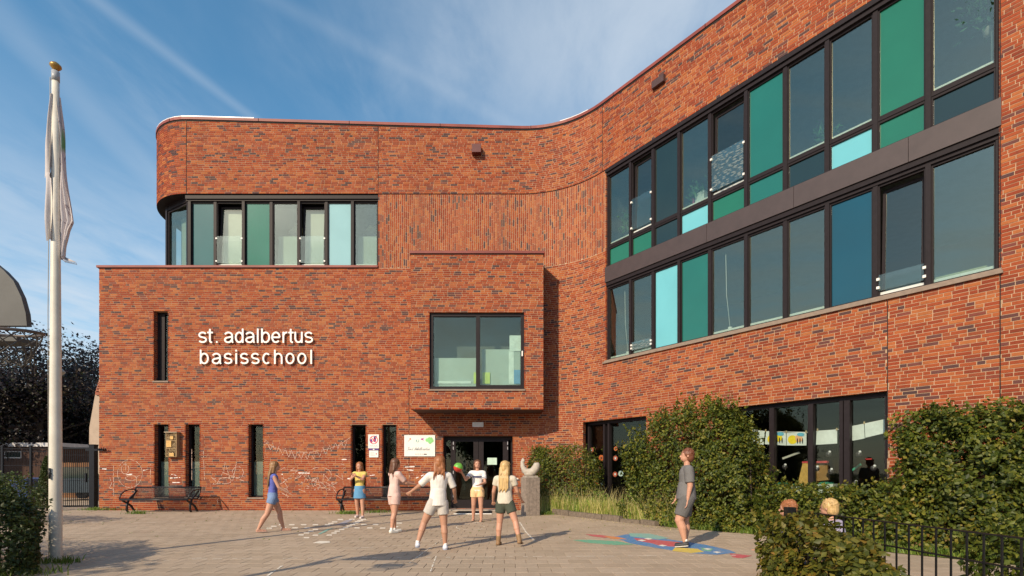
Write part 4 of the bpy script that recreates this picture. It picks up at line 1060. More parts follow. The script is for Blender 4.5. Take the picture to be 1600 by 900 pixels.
mb.build('carving', plain('white_stone', (.44, .39, .33), .85, var=.12, scale=18, bump=.5), SCU)

# ------------------------------------------------------------------ foliage
def leafmat(name, stops, trans=.35, rough=.5):
    m, b, bs, out = newmat(name); geo = b.n('ShaderNodeNewGeometry')
    c = b.ramp(attr(b), stops)
    nz = b.noise(geo.outputs['Position'], 1.6, 4, .6)
    vm = b.n('ShaderNodeVectorMath', operation='SCALE'); b.put(vm.inputs[0], c); b.put(vm.inputs[3], b.m('ADD', b.m('MULTIPLY', nz, 1.1), .45))
    b.put(bs.inputs['Base Color'], vm.outputs[0]); bs.inputs['Roughness'].default_value = rough; bs.inputs['Specular IOR Level'].default_value = .35
    tl = b.n('ShaderNodeBsdfTranslucent'); b.put(tl.inputs[0], vm.outputs[0])
    mx = b.n('ShaderNodeMixShader'); mx.inputs[0].default_value = trans
    b.nt.links.new(bs.outputs[0], mx.inputs[1]); b.nt.links.new(tl.outputs[0], mx.inputs[2]); b.nt.links.new(mx.outputs[0], out.inputs[0]); return m
M['hedge'] = leafmat('hornbeam_leaves', [(0, (.018, .036, .005)), (.35, (.055, .080, .010)), (.65, (.12, .145, .018)), (.85, (.21, .205, .026)), (.95, (.25, .18, .03)), (1, (.19, .10, .03))])
M['hedge_near'] = leafmat('hornbeam_leaves_near', [(0, (.025, .042, .008)), (.4, (.09, .10, .014)), (.75, (.19, .175, .024)), (1, (.27, .15, .03))])
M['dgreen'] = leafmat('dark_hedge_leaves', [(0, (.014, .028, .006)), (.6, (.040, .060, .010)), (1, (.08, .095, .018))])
M['beech'] = leafmat('copper_beech_leaves', [(0, (.008, .007, .007)), (.55, (.017, .010, .012)), (.8, (.03, .018, .018)), (1, (.035, .045, .012))], .2)
M['treegreen'] = leafmat('tree_leaves', [(0, (.02, .035, .008)), (.6, (.05, .075, .015)), (1, (.09, .11, .03))], .3)
M['weed'] = leafmat('weed_leaves', [(0, (.08, .15, .02)), (.6, (.16, .24, .04)), (1, (.26, .32, .06))])
M['straw'] = leafmat('straw', [(0, (.50, .46, .16)), (1, (.78, .66, .36))], .4)
M['bark'] = plain('bark', (.10, .075, .055), .95, var=.35, scale=14, bump=.9, bscale=20)
M['grass'] = leafmat('bed_grass', [(0, (.20, .32, .04)), (.4, (.34, .44, .07)), (.55, (.58, .55, .18)), (1, (.75, .64, .30))], .4)
def leaves(C, N_, size, mats, name, parent=None, world=False, aspect=.62, seed=0, droop=.3, rndv=None):
    """C centres (n,3), N_ preferred normals; each leaf a folded pointed blade of four triangles"""
    r = np.random.default_rng(seed); n = len(C)
    nn = N_ + r.normal(0, .55, (n, 3)); nn /= np.linalg.norm(nn, axis=1, keepdims=True) + 1e-9
    d = r.normal(0, 1, (n, 3)); d[:, 2] -= droop; d -= nn * np.sum(d * nn, axis=1, keepdims=True); d /= np.linalg.norm(d, axis=1, keepdims=True) + 1e-9
    w = np.cross(nn, d); L_ = (size * r.uniform(.65, 1.25, n))[:, None]; Wd = L_ * aspect
    v0 = C - d * L_ * .5; v1 = C + w * Wd * .5 - nn * L_ * .10 - d * L_ * .05; v2 = C + d * L_ * .5; v3 = C - w * Wd * .5 - nn * L_ * .10 - d * L_ * .05
    V = np.stack([v0, v1, v2, v3], 1).reshape(-1, 3)
    i = np.arange(n)[:, None] * 4
    Fq = np.concatenate([np.hstack([i, i + 1, i + 2]), np.hstack([i, i + 2, i + 3])])
    rv = r.random(n) if rndv is None else rndv
    return link(name, fastmesh(name, V, Fq, np.concatenate([rv, rv]), mats), parent, world)
def wob(P, sc, seed=0.):
    """cheap smooth noise in -1..1"""
    x, y, z = (P * sc).T
    return (np.sin(x * 1.7 + y * 1.1 + seed) * np.sin(y * 1.9 - z * 1.3 + seed * 2) + .6 * np.sin(x * 3.9 - z * 3.1 + seed * 3) * np.sin(y * 4.3 + z * 3.7) + .35 * np.sin(x * 8.3 + z * 7.1 + seed) * np.sin(y * 7.7 - z * 8.9)) / 1.4
def hedge(name, label, cat, front, back, ztopf, n, size=.065, mat='hedge', group=None, shell=.30, seed=1, bulge=.12, z0=.0, twigs=60, sprig=.25):
    """front/back polylines (same number of points); height function ztopf(u) for u 0..1 along"""
    fr = np.array([[p[0], p[1]] for p in front]); bk_ = np.array([[p[0], p[1]] for p in back])
    r = np.random.default_rng(seed); c0 = fr.mean(0) * .5 + bk_.mean(0) * .5
    root = empty(name, (c0[0], c0[1], 0), label=label, cat=cat, group=group)
    def ip(P, u):
        k = u * (len(P) - 1); i = np.clip(k.astype(int), 0, len(P) - 2); f = (k - i)[:, None]; return P[i] * (1 - f) + P[i + 1] * f
    m = n * 4
    u = r.random(m); v = r.random(m); h = r.random(m)      # along, depth, height
    # keep mostly the shell: front (v small), top (h near 1), ends
    zt = np.array([ztopf(q) for q in u]); base = ip(fr, u) * (1 - v)[:, None] + ip(bk_, u) * v[:, None]
    Lth = np.linalg.norm(fr[-1] - fr[0]); Dp = np.linalg.norm(fr[0] - bk_[0]) + .01
    P = np.column_stack([base, z0 + h * (zt - z0)])
    df = v * Dp; dt = (1 - h) * (zt - z0); de = np.minimum(u, 1 - u) * Lth; dbk = (1 - v) * Dp
    d = np.minimum(np.minimum(df, dt), np.minimum(de, dbk + .3))
    w = wob(P, 1.5, seed)
    keep = r.random(m) < np.exp(-np.maximum(0, d) / shell) * np.clip(.62 + .85 * wob(P, 4.2, seed + 5), .05, 1)
    # rounded top edges and ends
    ed = np.minimum(de, .35) / .35; keep &= (h < 1 - .12 * (1 - ed) * r.random(m) * 2)
    P, u, v, h, w, df, dt, de = [q[keep][:n] for q in (P, u, v, h, w, df, dt, de)]
    if len(P) == 0: return root
    # outward direction
    fd = ip(fr, u) - ip(bk_, u); fd /= np.linalg.norm(fd, axis=1, keepdims=True) + 1e-9
    al = (fr[-1] - fr[0]) / Lth
    wf = np.exp(-df / .25); wt = np.exp(-dt / .25); we = np.exp(-de / .25) * np.sign(u - .5)
    Nn = np.column_stack([fd * wf[:, None] + al[None] * we[:, None], wt + .35]); Nn /= np.linalg.norm(Nn, axis=1, keepdims=True) + 1e-9
    P += Nn * (bulge * (wob(P, 2.3, seed + 1) + .7 * wob(P, 6.5, seed + 2)))[:, None]
    P[:, 2] = np.maximum(P[:, 2], z0 + .01)
    rv = np.clip(r.random(len(P)) * .8 + .14 * wob(P, 1.1, seed + 9) + .1, 0, 1)
    # sprigs standing out of the top
    S = []; SR = []
    for k in range(twigs):
        uu = r.random(); p = ip(fr, np.array([uu]))[0] * (1 - .4) + ip(bk_, np.array([uu]))[0] * .4; q = np.array([p[0] + r.normal(0, .15), p[1] + r.normal(0, .15), ztopf(uu) - .05]); hh = r.uniform(.08, sprig); dx = r.normal(0, .25, 2)
        for j in range(int(hh / .028)):
            t = j * .028; S.append(q + np.array([dx[0] * t, dx[1] * t, t]) + r.normal(0, .014, 3)); SR.append(r.uniform(.35, .9))
    if S: P = np.vstack([P, np.array(S)]); Nn = np.vstack([Nn, r.normal(0, .6, (len(S), 3))]); rv = np.concatenate([rv, SR])
    tag(leaves(P, Nn, size, M[mat], 'foliage', root, True, seed=seed, rndv=rv), kind='stuff')
    mb = MB()
    for k in range(26):
        uu = (k + .5) / 26 + r.normal(0, .01); uu = min(max(uu, .02), .98); p = ip(fr, np.array([uu]))[0] * .5 + ip(bk_, np.array([uu]))[0] * .5; q = p + r.normal(0, .03, 2)
        zz = ztopf(uu) * .85; mb.tube([(q[0], q[1], -.02), (q[0] + r.normal(0, .02), q[1] + r.normal(0, .02), zz * .5), (q[0] + r.normal(0, .05), q[1] + r.normal(0, .05), zz)], [.014, .010, .004], 5)
    tag(mb.build('stems', M['bark'], root, True), kind='stuff')
    return root
NW = Vector((math.sin(TH), math.cos(TH), 0))       # into the right wall
g = lambda x, y: gnd(x, y)
# (a) left of the ground floor window
def lerp_h(ks):
    return lambda u: float(np.interp(u, [k[0] for k in ks], [k[1] for k in ks]))
hedge('hornbeam_hedge', 'hornbeam hedge between the stone sculpture and the first ground floor window', 'hedge', [(.62, 15.2), (1.1, 14.8), (2.35, 14.1)], [(.5, 15.95), (1.3, 15.8), (2.75, 14.95)], lerp_h([(0, 1.9), (.2, 2.0), (.8, 1.95), (1, 1.75)]), 14000, .065, seed=3, twigs=40)
A1, A2, A3, A4 = Vector((2.72, 12.6, 0)), g(1080, 828), g(1205, 838), g(1400, 864)
hedge('hornbeam_hedge', 'tallest, widest hornbeam hedge, behind the boy in grey, with straggly top shoots', 'hedge', [A1, A2, g(1160, 834)], [A1 + NW * 1.2 + Vector((.1, .2, 0)), A2 + NW * 1.35, g(1160, 834) + NW * 1.05], lerp_h([(0, 1.9), (.12, 2.35), (.3, 2.5), (.45, 2.72), (.6, 2.5), (.75, 2.55), (.92, 2.2), (1, 1.7)]), 38000, .072, seed=5, twigs=150, sprig=.50, bulge=.22)
hedge('hornbeam_hedge', 'low clipped hornbeam hedge under the window with hanging drawings', 'hedge', [g(1180, 837), g(1290, 848), g(1410, 865)], [g(1180, 837) + NW * .95, g(1290, 848) + NW * .9, g(1410, 865) + NW * .9], lerp_h([(0, 1.15), (.3, .92), (.7, .95), (1, 1.2)]), 13000, .07, seed=7, twigs=50, sprig=.22)
B1, B2, B3 = g(1392, 862), g(1600, 884), Vector((8.4, 5.2, 0))
hedge('hornbeam_hedge', 'tall dense hornbeam hedge against the wall at the right edge, behind the railing', 'hedge', [B1, B2, B3], [B1 + NW * 1.0, B2 + NW * .95, B3 + NW * .9], lerp_h([(0, 2.0), (.06, 2.12), (.3, 2.15), (.7, 2.1), (1, 2.1)]), 48000, .072, seed=9, twigs=140, sprig=.26, bulge=.18)
hedge('hornbeam_bush', 'near hornbeam bush growing through the left end of the black railing', 'bush', [(2.45, 5.0), (2.48, 4.4), (2.55, 3.55)], [(3.0, 5.35), (2.98, 4.4), (2.84, 3.5)], lerp_h([(0, .78), (.12, .84), (.35, .78), (.6, .70), (.8, .62), (1, .5)]), 8000, .068, mat='hedge_near', seed=11, twigs=40, sprig=.14, bulge=.08)
hedge('hornbeam_bush', 'hornbeam bush at the lower right corner, in front of the railing end', 'bush', [(4.22, 4.75), (4.25, 4.0), (4.3, 3.2)], [(5.2, 4.8), (5.2, 4.0), (5.2, 3.2)], lerp_h([(0, .78), (.5, .90), (1, .9)]), 7000, .062, mat='hedge', seed=13, twigs=20, sprig=.14, bulge=.08)
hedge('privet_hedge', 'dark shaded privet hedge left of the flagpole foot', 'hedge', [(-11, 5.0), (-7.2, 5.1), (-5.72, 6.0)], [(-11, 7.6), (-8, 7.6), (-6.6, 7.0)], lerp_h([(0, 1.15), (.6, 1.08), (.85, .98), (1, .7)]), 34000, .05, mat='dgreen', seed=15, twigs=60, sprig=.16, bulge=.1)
hedge('flowering_shrub', 'low flowering shrubs behind the dark privet hedge at the left edge', 'shrub', [(-14.5, 11.2), (-10.7, 11.4)], [(-15.0, 12.6), (-11.9, 12.4)], lerp_h([(0, 1.45), (.5, 1.35), (1, 1.0)]), 6000, .07, mat='treegreen', seed=17, twigs=40, sprig=.3)
# grasses and weeds in the bed
def blades(name, C, hgt, mat, parent=None, seed=0, wdt=.012, lean=.35, kind='stuff'):
    r = np.random.default_rng(seed); n = len(C); a = r.uniform(0, 2 * np.pi, n); dx = np.column_stack([np.cos(a), np.sin(a), np.zeros(n)])
    b0 = r.uniform(0, 2 * np.pi, n); ln = np.column_stack([np.cos(b0), np.sin(b0), np.zeros(n)]) * (r.random(n) * lean)[:, None]
    H = (hgt * r.uniform(.4, 1.1, n))[:, None]; up = np.array([[0, 0, 1.]])
    m1 = C + ln * H * .35 + up * H * .55; tp = C + ln * H * 1.1 + up * H
    V = np.stack([C - dx * wdt / 2, C + dx * wdt / 2, m1 + dx * wdt * .4, m1 - dx * wdt * .4, tp], 1).reshape(-1, 3)
    i = np.arange(n)[:, None] * 5
    T = np.concatenate([np.hstack([i, i + 1, i + 2]), np.hstack([i, i + 2, i + 3]), np.hstack([i + 3, i + 2, i + 4])])
    rv = r.random(n); me = fastmesh(name, V, T, np.concatenate([rv] * 3), mat)
    return tag(link(name, me, parent), kind=kind)
r = np.random.default_rng(21); n = 15000
u = r.random(n); v = r.random(n) ** 1.2
f0 = np.array([[q.x, q.y] for q in (gnd(845, 802), gnd(862, 803), gnd(940, 811), gnd(1030, 821), gnd(1080, 827))]); b0 = np.array([[1.0, 15.2], [1.5, 15.0], [2.5, 14.0], [3.0, 12.9], [3.6, 11.9]])
def ip2(P, u): k = u * (len(P) - 1); i = np.clip(k.astype(int), 0, len(P) - 2); f = (k - i)[:, None]; return P[i] * (1 - f) + P[i + 1] * f
C = ip2(f0, u) * (1 - v)[:, None] + ip2(b0, u) * v[:, None]; C = np.column_stack([C, np.full(n, .015)])
kp = r.random(n) < np.clip(.6 + .6 * wob(C, 2.5, 2), .1, 1); C = C[kp]
blades('bed_grass', C, .52, M['grass'], seed=22, wdt=.014)
C3 = C[r.random(len(C)) < .12]; blades('seeding_grass_stalks', C3, .85, M['straw'], seed=29, wdt=.010, lean=.55)
# leafy weeds among the grass
n = 9000; u = r.random(n); v = .25 + .75 * r.random(n); C = ip2(f0, u) * (1 - v)[:, None] + ip2(b0, u) * v[:, None]; z = r.random(n) * np.clip(.45 + .35 * wob(np.column_stack([C, C[:, :1]]), 2.2, 4), .1, .9)
tag(leaves(np.column_stack([C, z + .02]), np.tile([[0, -.3, .8]], (n, 1)), .07, M['weed'], 'leafy_weeds', seed=24), kind='stuff')
# fringe of weeds at hedge feet, wall feet, flagpole, benches
def tuft(px_, py_, n, rad, h, seed, mat='grass'):
    c = gnd(px_, py_); rr = np.random.default_rng(seed); C = np.column_stack([c.x + rr.normal(0, rad, n), c.y + rr.normal(0, rad * .5, n), np.full(n, .004)]); return C
T = [tuft(*a) for a in ((545, 803, 260, .20, .2, 1), (590, 801, 130, .2, .2, 2), (215, 803, 130, .14, .2, 3), (150, 797, 240, .18, .2, 4), (175, 797, 90, .15, .2, 5), (95, 880, 110, .13, .2, 6), (30, 897, 200, .3, .2, 7), (848, 804, 300, .16, .2, 8), (185, 797, 30, .3, .2, 9))]
blades('wall_foot_weeds', np.vstack(T), .11, M['weed'], seed=31, wdt=.016, lean=.8)
fr_ = np.array([[q.x, q.y] for q in (gnd(1040, 824), gnd(1210, 838), gnd(1400, 865), gnd(1600, 885))]); n = 3500; C = ip2(fr_, r.random(n)); C = np.column_stack([C[:, 0] + np.abs(r.normal(0, .08, n)), C[:, 1] + np.abs(r.normal(0, .10, n)), np.full(n, .01)])
blades('hedge_foot_weeds', C, .15, M['weed'], seed=32, wdt=.02, lean=.9)

# fallen leaves and moss tufts in the joints
n = 900; u = r.random(n); e0 = ip2(f0, u * .95); C = np.column_stack([e0[:, 0] - np.abs(r.normal(0, .35, n)) * .5, e0[:, 1] - np.abs(r.normal(0, .45, n)), np.full(n, .006)]); C = C[r.random(n) < .5]
tag(leaves(C, np.tile([[0, 0, 3.]], (len(C), 1)), .04, M['straw'], 'fallen_leaves', seed=33), kind='stuff')
q_ = [t for t in tiles[:] if 9 < t[1] < 16.1]; C = np.array([(t[0] - .15 + r.normal(0, .002), t[1] + r.uniform(-.15, .15), -.006) for t in q_ if r.random() < (.9 if t[1] > 15.9 else .10)])
C = np.repeat(C, 5, 0) + r.normal(0, .010, (len(C) * 5, 3)) * np.array([[.4, 2, 0]]); blades('joint_weeds', C, .035, M['weed'], seed=34, wdt=.010, lean=1.2)

# ------------------------------------------------------------------ trees
def tree(name, label, x, y, H, cr, mat, n=16000, size=.16, seed=0, trunk=.25, zc=.62, group=None, cat='tree', lim=9):
    r = np.random.default_rng(seed); root = empty(name, (x, y, 0), label=label, cat=cat, group=group)
    mb = MB(); mb.tube([(0, 0, -.1), (r.normal(0, .1), r.normal(0, .1), H * .25), (r.normal(0, .15), 0, H * .5), (r.normal(0, .2), 0, H * .8)], [trunk, trunk * .8, trunk * .55, trunk * .15], 9); mb.build('trunk', M['bark'], root)
    mb = MB(); tips = []
    for k in range(lim * 3):
        z = H * r.uniform(.22, .75); a = r.uniform(0, 6.28); l = cr * r.uniform(.55, 1.0) * (1.15 - abs(z / H - .5)); e = (math.cos(a) * l, math.sin(a) * l, z + l * r.uniform(.15, .8)); m_ = (e[0] * .5, e[1] * .5, z + (e[2] - z) * .35)
        mb.tube([(0, 0, z * .9), m_, e], [trunk * .3, trunk * .16, .02], 5); tips += [(m_, .5), (e, 1)]
        for j in range(3):
            f = (e[0] + r.normal(0, cr * .25), e[1] + r.normal(0, cr * .25), min(H, e[2] + r.normal(0, cr * .2))); mb.tube([m_ if j == 0 else e, f], [.03, .01], 4); tips.append((f, 1))
    mb.build('limbs', M['bark'], root)['kind'] = 'stuff'
    T = np.array([t[0] for t in tips]); idx = r.integers(0, len(T), n); sg2 = cr * .17
    C = T[idx] + r.normal(0, 1, (n, 3)) * np.array([sg2, sg2, sg2 * .7])
    # drooping sprays
    C[:, 2] = np.clip(C[:, 2], H * .12, None)
    N_ = C - np.array([0, 0, H * zc]); N_ /= np.linalg.norm(N_, axis=1, keepdims=True); N_[:, 2] += .4
    tag(leaves(C, N_, size, M[mat], 'crown', root, seed=seed), kind='stuff'); return root
tree('copper_beech', 'dark copper beech overhanging the yard at the left edge, behind the flagpole', -25.6, 27, 7.9, 3.6, 'beech', 26000, .17, 41, .35)
tree('copper_beech', 'dark copper beech rising between the flagpole and the school', -27.5, 31, 7.9, 3.3, 'beech', 26000, .17, 42, .32)
tree('copper_beech', 'darkest copper beech low behind the garage roof', -32.5, 32, 8.2, 4.2, 'beech', 22000, .18, 43, .32)
tree('broadleaf_tree', 'green broadleaf tree just left of the pale gable', -29.9, 35, 7.6, 2.3, 'treegreen', 14000, .16, 44, .22)
# conifer
CO = empty('slim_conifer', (-14.9, 16.0, 0), label='slim green conifer beside the flagpole, in front of the mesh fence', cat='conifer')
r2 = np.random.default_rng(50); n = 5000; h = r2.random(n); a = r2.random(n) * 6.28; rad = .26 * (1 - h) ** .6 * (.8 + .3 * r2.random(n)) + .02
C = np.column_stack([np.cos(a) * rad, np.sin(a) * rad, .1 + h * 1.65]); tag(leaves(C, C * np.array([[2, 2, 0]]) + np.array([[0, 0, .3]]), .06, M['treegreen'], 'foliage', CO, seed=51), kind='stuff')
mb = MB(); mb.tube([(0, 0, 0), (0, 0, 1.5)], [.03, .01], 6); mb.build('trunk', M['bark'], CO)
# ------------------------------------------------------------------ flagpole and flag
FP = empty('flagpole', (-6.40, 7.0, 0), label='tall white flagpole with a gilt finial at the left edge', cat='flagpole')
sc_ = F / 7.0; ft = EYE + (737 - 112) / sc_
mb = MB(); mb.lathe([(.075, -.1), (.075, .0), (.073, 1.5), (.062, 3.2), (.05, 5.0), (.042, ft)], (0, 0, 0), 20); mb.build('pole', plain('pole_white', (.66, .61, .52), .35, var=.12, scale=3), FP)
mb = MB(); mb.lathe([(.046, ft - .14), (.046, ft + .0)], (0, 0, 0), 16); mb.build('truck', plain('truck_grey', (.35, .36, .38), .4), FP)
mb = MB(); mb.lathe([(.02, ft), (.03, ft + .02), (.05, ft + .045), (.068, ft + .07), (.066, ft + .09), (.04, ft + .115), (.012, ft + .135)], (0, 0, 0), 16); mb.build('finial', plain('gilt', (.38, .22, .06), .35, .6), FP)
mb = MB(); mb.tube([(-.055, -.05, 1.2), (-.06, -.05, 3.5), (-.048, -.03, ft - .1)], .005, 5); mb.build('halyard', plain('rope', (.30, .28, .25), .8), FP)
mb = MB(); mb.tube([(.0, -.09, 1.15), (.0, -.09, 1.30)], .012, 6); mb.tube([(.0, -.06, 1.22), (.0, -.1, 1.22)], .012, 6); mb.build('cleat', M['blackmetal'], FP)
FL = empty('flag', (-6.40, 7.0, 0), label='furled white flag with a green mark hanging limp from the flagpole', cat='flag')
def zf(y): return EYE + (737 - y) / sc_
def xf(x): return (x - 85.5) / sc_
M['flag'] = plain('flag_cloth', (.50, .46, .46), .85, var=.08, scale=4)
def clothstrip(name, rows, mat, yoff, amp=.02, folds=3.2, n=22):
    """rows: (photo y, x left, x right)"""
    mb = MB(); V = []; Fc = []; K = []
    for a, c in zip(rows, rows[1:]):
        m = max(1, int((c[0] - a[0]) / 8))
        for i in range(m): K.append([a[j] + (c[j] - a[j]) * i / m for j in range(3)])
    K.append(list(rows[-1]))
    for ri, (y, xl, xr) in enumerate(K):
        for i in range(n + 1):
            u = i / n; V.append((xf(xl + (xr - xl) * u), yoff + amp * math.sin(u * folds * 6.28 + y * .012) * (.5 + u) + .015 * math.sin(y * .05 + u * 4), zf(y + 2.5 * math.sin(u * 9 + 1) * (ri == len(K) - 1))))
    for j in range(len(K) - 1):
        for i in range(n): Fc.append((j * (n + 1) + i, j * (n + 1) + i + 1, (j + 1) * (n + 1) + i + 1, (j + 1) * (n + 1) + i))
    mb.add(V, Fc, .5, 0, True); return mb.build(name, mat, FL)
m_, b, bs, out = newmat('flag_with_green'); geo = b.n('ShaderNodeNewGeometry'); sp = b.n('ShaderNodeSeparateXYZ'); b.nt.links.new(geo.outputs['Position'], sp.inputs[0])
zz = sp.outputs[2]; band_ = b.m('MULTIPLY', b.ss(zz, zf(240), zf(228)), b.ss(zz, zf(192), zf(204)))
ink_ = b.m('MULTIPLY', b.ss(b.noise(geo.outputs['Position'], 9, 4, .6, 1.2), .60, .64), b.ss(zz, zf(365), zf(350)))
c_ = b.mix(b.m('MULTIPLY', band_, b.ss(sp.outputs[0], -6.335, -6.315)), (.56, .51, .51), (.12, .27, .12)); c_ = b.mix(b.m('MULTIPLY', ink_, .7), c_, (.16, .10, .12)); b.put(bs.inputs['Base Color'], c_); bs.inputs['Roughness'].default_value = .9
clothstrip('flag_cloth', [(150, 86, 90), (200, 86, 94), (240, 86, 97), (280, 87, 102), (320, 87, 108), (345, 87, 112), (358, 87, 106), (385, 87, 101), (402, 91, 99)], m_, .02, .026)
clothstrip('flag_fold', [(150, 82, 85), (190, 78, 85), (230, 75, 85), (278, 72, 85)], M['flag'], -.045, .018, 1.2, 10)
clothstrip('flag_fold', [(272, 74, 85), (310, 75, 86), (350, 76, 86), (377, 77, 86)], M['flag'], -.05, .018, 1.0, 10)
mb = MB()
for k in range(9):
    x0_ = xf(92 + k * .8); mb.tube([(x0_, .03, zf(401)), (x0_ + .02 + .015 * k, .03, zf(405 + k * .4)), (x0_ + .05 + .012 * k, .04, zf(408 + k * .5))], .004, 4)
mb.build('frayed_edge', M['flag'], FL)['kind'] = 'stuff'

# ------------------------------------------------------------------ basketball hoop, partly in view on the left
BH = empty('basketball_hoop', (-4.7, 3.1, 0), label='grey fan shaped basketball backboard with a rim and chain net at the left edge', cat='basketball hoop')
Mst = plain('galvanised', (.22, .21, .20), .5, .5); Mbd = plain('backboard_grey', (.075, .075, .073), .6); Mnet = plain('net_steel', (.06, .055, .05), .6)
HY = 3.5; S4 = F / HY
def hx(x): return (x - 800) / S4 + 4.7
def hz(y): return EYE + (737 - y) / S4
mb = MB(); mb.tube([(-.5, -.3, -.1), (-.5, -.3, 2.9)], .06, 12); mb.tube([(-.5, -.3, 2.6), (-.35, .35, 2.75)], .045, 8); mb.build('post', Mst, BH)
mb = MB(); out_ = []
cxb = -.30
hxB = lambda x: (x - 800) * 3.72 / F + 4.7
hzB = lambda y: EYE + (737 - y) * 3.72 / F
prof = [(hxB(46), hzB(510)), (hxB(44), hzB(490)), (hxB(37), hzB(465)), (hxB(25), hzB(440)), (hxB(10), hzB(424)), (hxB(-10), hzB(408)), (hxB(-60), hzB(390))]
prof = prof + [(2 * hxB(-60) - x, z) for x, z in prof[::-1][1:]]
n_ = len(prof); V = [(x, .60, z) for x, z in prof] + [(x, .64, z) for x, z in prof]
mb.add(V, [tuple(range(n_)), tuple(range(2 * n_ - 1, n_ - 1, -1))] + [(i, n_ + i, n_ + (i + 1) % n_, (i + 1) % n_) for i in range(n_)], .5); mb.build('backboard', Mbd, BH)
rc = (hx(5), .40, hz(519)); rr = hx(55) - hx(5)
mb = MB(); mb.tube([(rc[0] + rr * math.cos(t), rc[1] + rr * .82 * math.sin(t), rc[2] + .02 * math.sin(t)) for t in np.linspace(0, 2 * math.pi, 33)], .011, 8, cap=False)
mb.build('rim', plain('rim_metal', (.10, .08, .07), .5, .4), BH)
mb = MB(); V = [(rc[0] - rr * .98, rc[1] - .04, rc[2] - .03), (rc[0] + rr * .60, rc[1] - .08, rc[2] - .03), (rc[0] + rr * .62, rc[1] + .22, rc[2] - .03), (rc[0] - rr * .98, rc[1] + .22, rc[2] - .03)]
mb.box((rc[0] - rr * .3, rc[1] + .05, rc[2] - .055), (rr * 1.7, .16, .03)); mb.build('bracket_plate', Mbd, BH)
mb = MB(); K = 14
for k in range(K):
    for sg_ in (1, -1):
        P_ = []
        for j in range(7):
            t = (k + sg_ * j * .5) / K * 2 * math.pi; q_ = rr * (1 - .075 * j) * (1 if j else 1)
            P_.append((rc[0] + q_ * math.cos(t), rc[1] + q_ * .82 * math.sin(t), rc[2] - .01 - j * .036))
        mb.tube(P_, .0045, 4)
mb.build('chain_net', Mnet, BH)['kind'] = 'stuff'

# ------------------------------------------------------------------ benches
def make_bench(loc, label, wd):
    root = empty('mesh_bench', loc, label=label, cat='bench', group='black mesh benches against the school wall')
    # profile in (depth towards the viewer = -y, z)
    prof = [(.02, .44), (-.10, .445), (-.25, .43), (-.40, .435), (-.50, .46)]
    seat = [(-.52, .395), (-.46, .42), (-.30, .415), (-.12, .40), (.0, .42), (.05, .50), (.10, .62), (.15, .76)]
    P_ = []
    for (a, c), (a2, c2) in zip(seat, seat[1:]):
        m = max(1, int(math.hypot(a2 - a, c2 - c) / .024))
        for i in range(m): P_.append((a + (a2 - a) * i / m, c + (c2 - c) * i / m))
    P_.append(seat[-1])
    mb = MB()
    for (y, z) in P_[1:-1]: mb.box((0, y, z), (wd, .008, .008))
    n = int(wd / .03)
    for i in range(n + 1):
        x = -wd / 2 + wd * i / n
        mb.tube([(x, a, c) for a, c in seat], .0042, 4, cap=False)
    mb.build('wire_mesh', M['blackmetal'], root)['kind'] = 'stuff'
    for y, z in (seat[0], seat[-1]):
        mb = MB(); mb.tube([(-wd / 2, y, z), (wd / 2, y, z)], .022, 8); mb.build('rail', M['blackmetal'], root)
    for sx_ in (-1, 1):
        x = sx_ * (wd / 2 + .0)
        mb = MB(); mb.tube([(x, a, c) for a, c in seat], .02, 8); mb.build('side_rail', M['blackmetal'], root)
        # curved legs: one sweeps from the seat front down and back, one loops up into the armrest
        x2 = sx_ * (wd / 2 - .04)
        mb = MB(); mb.tube([(x2 - .0, -.50, .41), (x2, -.44, .36), (x2, -.28, .29), (x2, -.10, .18), (x2, .02, .02), (x2, .03, -.005)], [.02, .03, .034, .034, .032, .03], 8, flat=1.0); mb.build('leg', M['blackmetal'], root)
        xo = sx_ * (wd / 2 + .02)
        mb = MB(); mb.tube([(xo, -.50, .43), (xo, -.44, .55), (xo, -.30, .65), (xo, -.12, .69), (xo, .10, .70)], .019, 8)
        mb.build('armrest', M['blackmetal'], root)
        mb = MB(); mb.tube([(x2 * .985, .12, .66), (x2 * .985, .0, .55), (x2 * .985, -.22, .40), (x2 * .985, -.30, .22), (x2 * .985, -.30, .06), (x2 * .985, -.24, -.005)], [.02, .028, .034, .034, .032, .03], 8); mb.build('leg', M['blackmetal'], root)
    return root
make_bench(((254 - 800) / F * 15.5, 15.62, 0), 'black curved wire mesh bench against the wall, under the insect hotel', 2.05)
make_bench(((606 - 800) / F * 15.5, 15.62, 0), 'black curved wire mesh bench behind the girl in yellow, under the smoke-free sign', 2.9)

# ------------------------------------------------------------------ gate, mesh fence, neighbours
Mf = plain('anthracite_steel', (.012, .014, .020), .5, 0., spec=.15)
YG = 16.6; SG = F / YG
gx = lambda x: (x - 800) / SG
gz = lambda y: EYE + (737 - y) / SG
GT = empty('yard_gate', (gx(118), YG, 0), label='dark steel bar gate standing between the flagpole and the school corner', cat='gate')
mb = MB(); x0, x1 = gx(92), gx(142); z0, z1 = .08, gz(699)
for (a, c, d, e) in ((x0, x0 + .05, z0, z1), (x1 - .05, x1, z0, z1), (x0 + .05, x1 - .05, z1 - .05, z1), (x0 + .05, x1 - .05, z0, z0 + .05)): mb.b(a, c, YG - .025, YG + .025, d, e)
mb.build('gate_frame', Mf, GT, True)
x = x0 + .09
bar_me = MB(); bar_me.box((0, 0, (z0 + z1) / 2), (.012, .012, z1 - z0 - .1)); bme = bar_me.mesh('bar', Mf)
while x < x1 - .06:
    o = link('bar', bme, GT); o.location = Vector((x, YG, 0)) - GT.location; x += .066
for z in (.5, .95, 1.4, 1.8):
    mb = MB(); mb.b(x0 + .05, x1 - .05, YG - .012, YG - .007, z, z + .01); mb.build('cross_wire', Mf, GT, True)
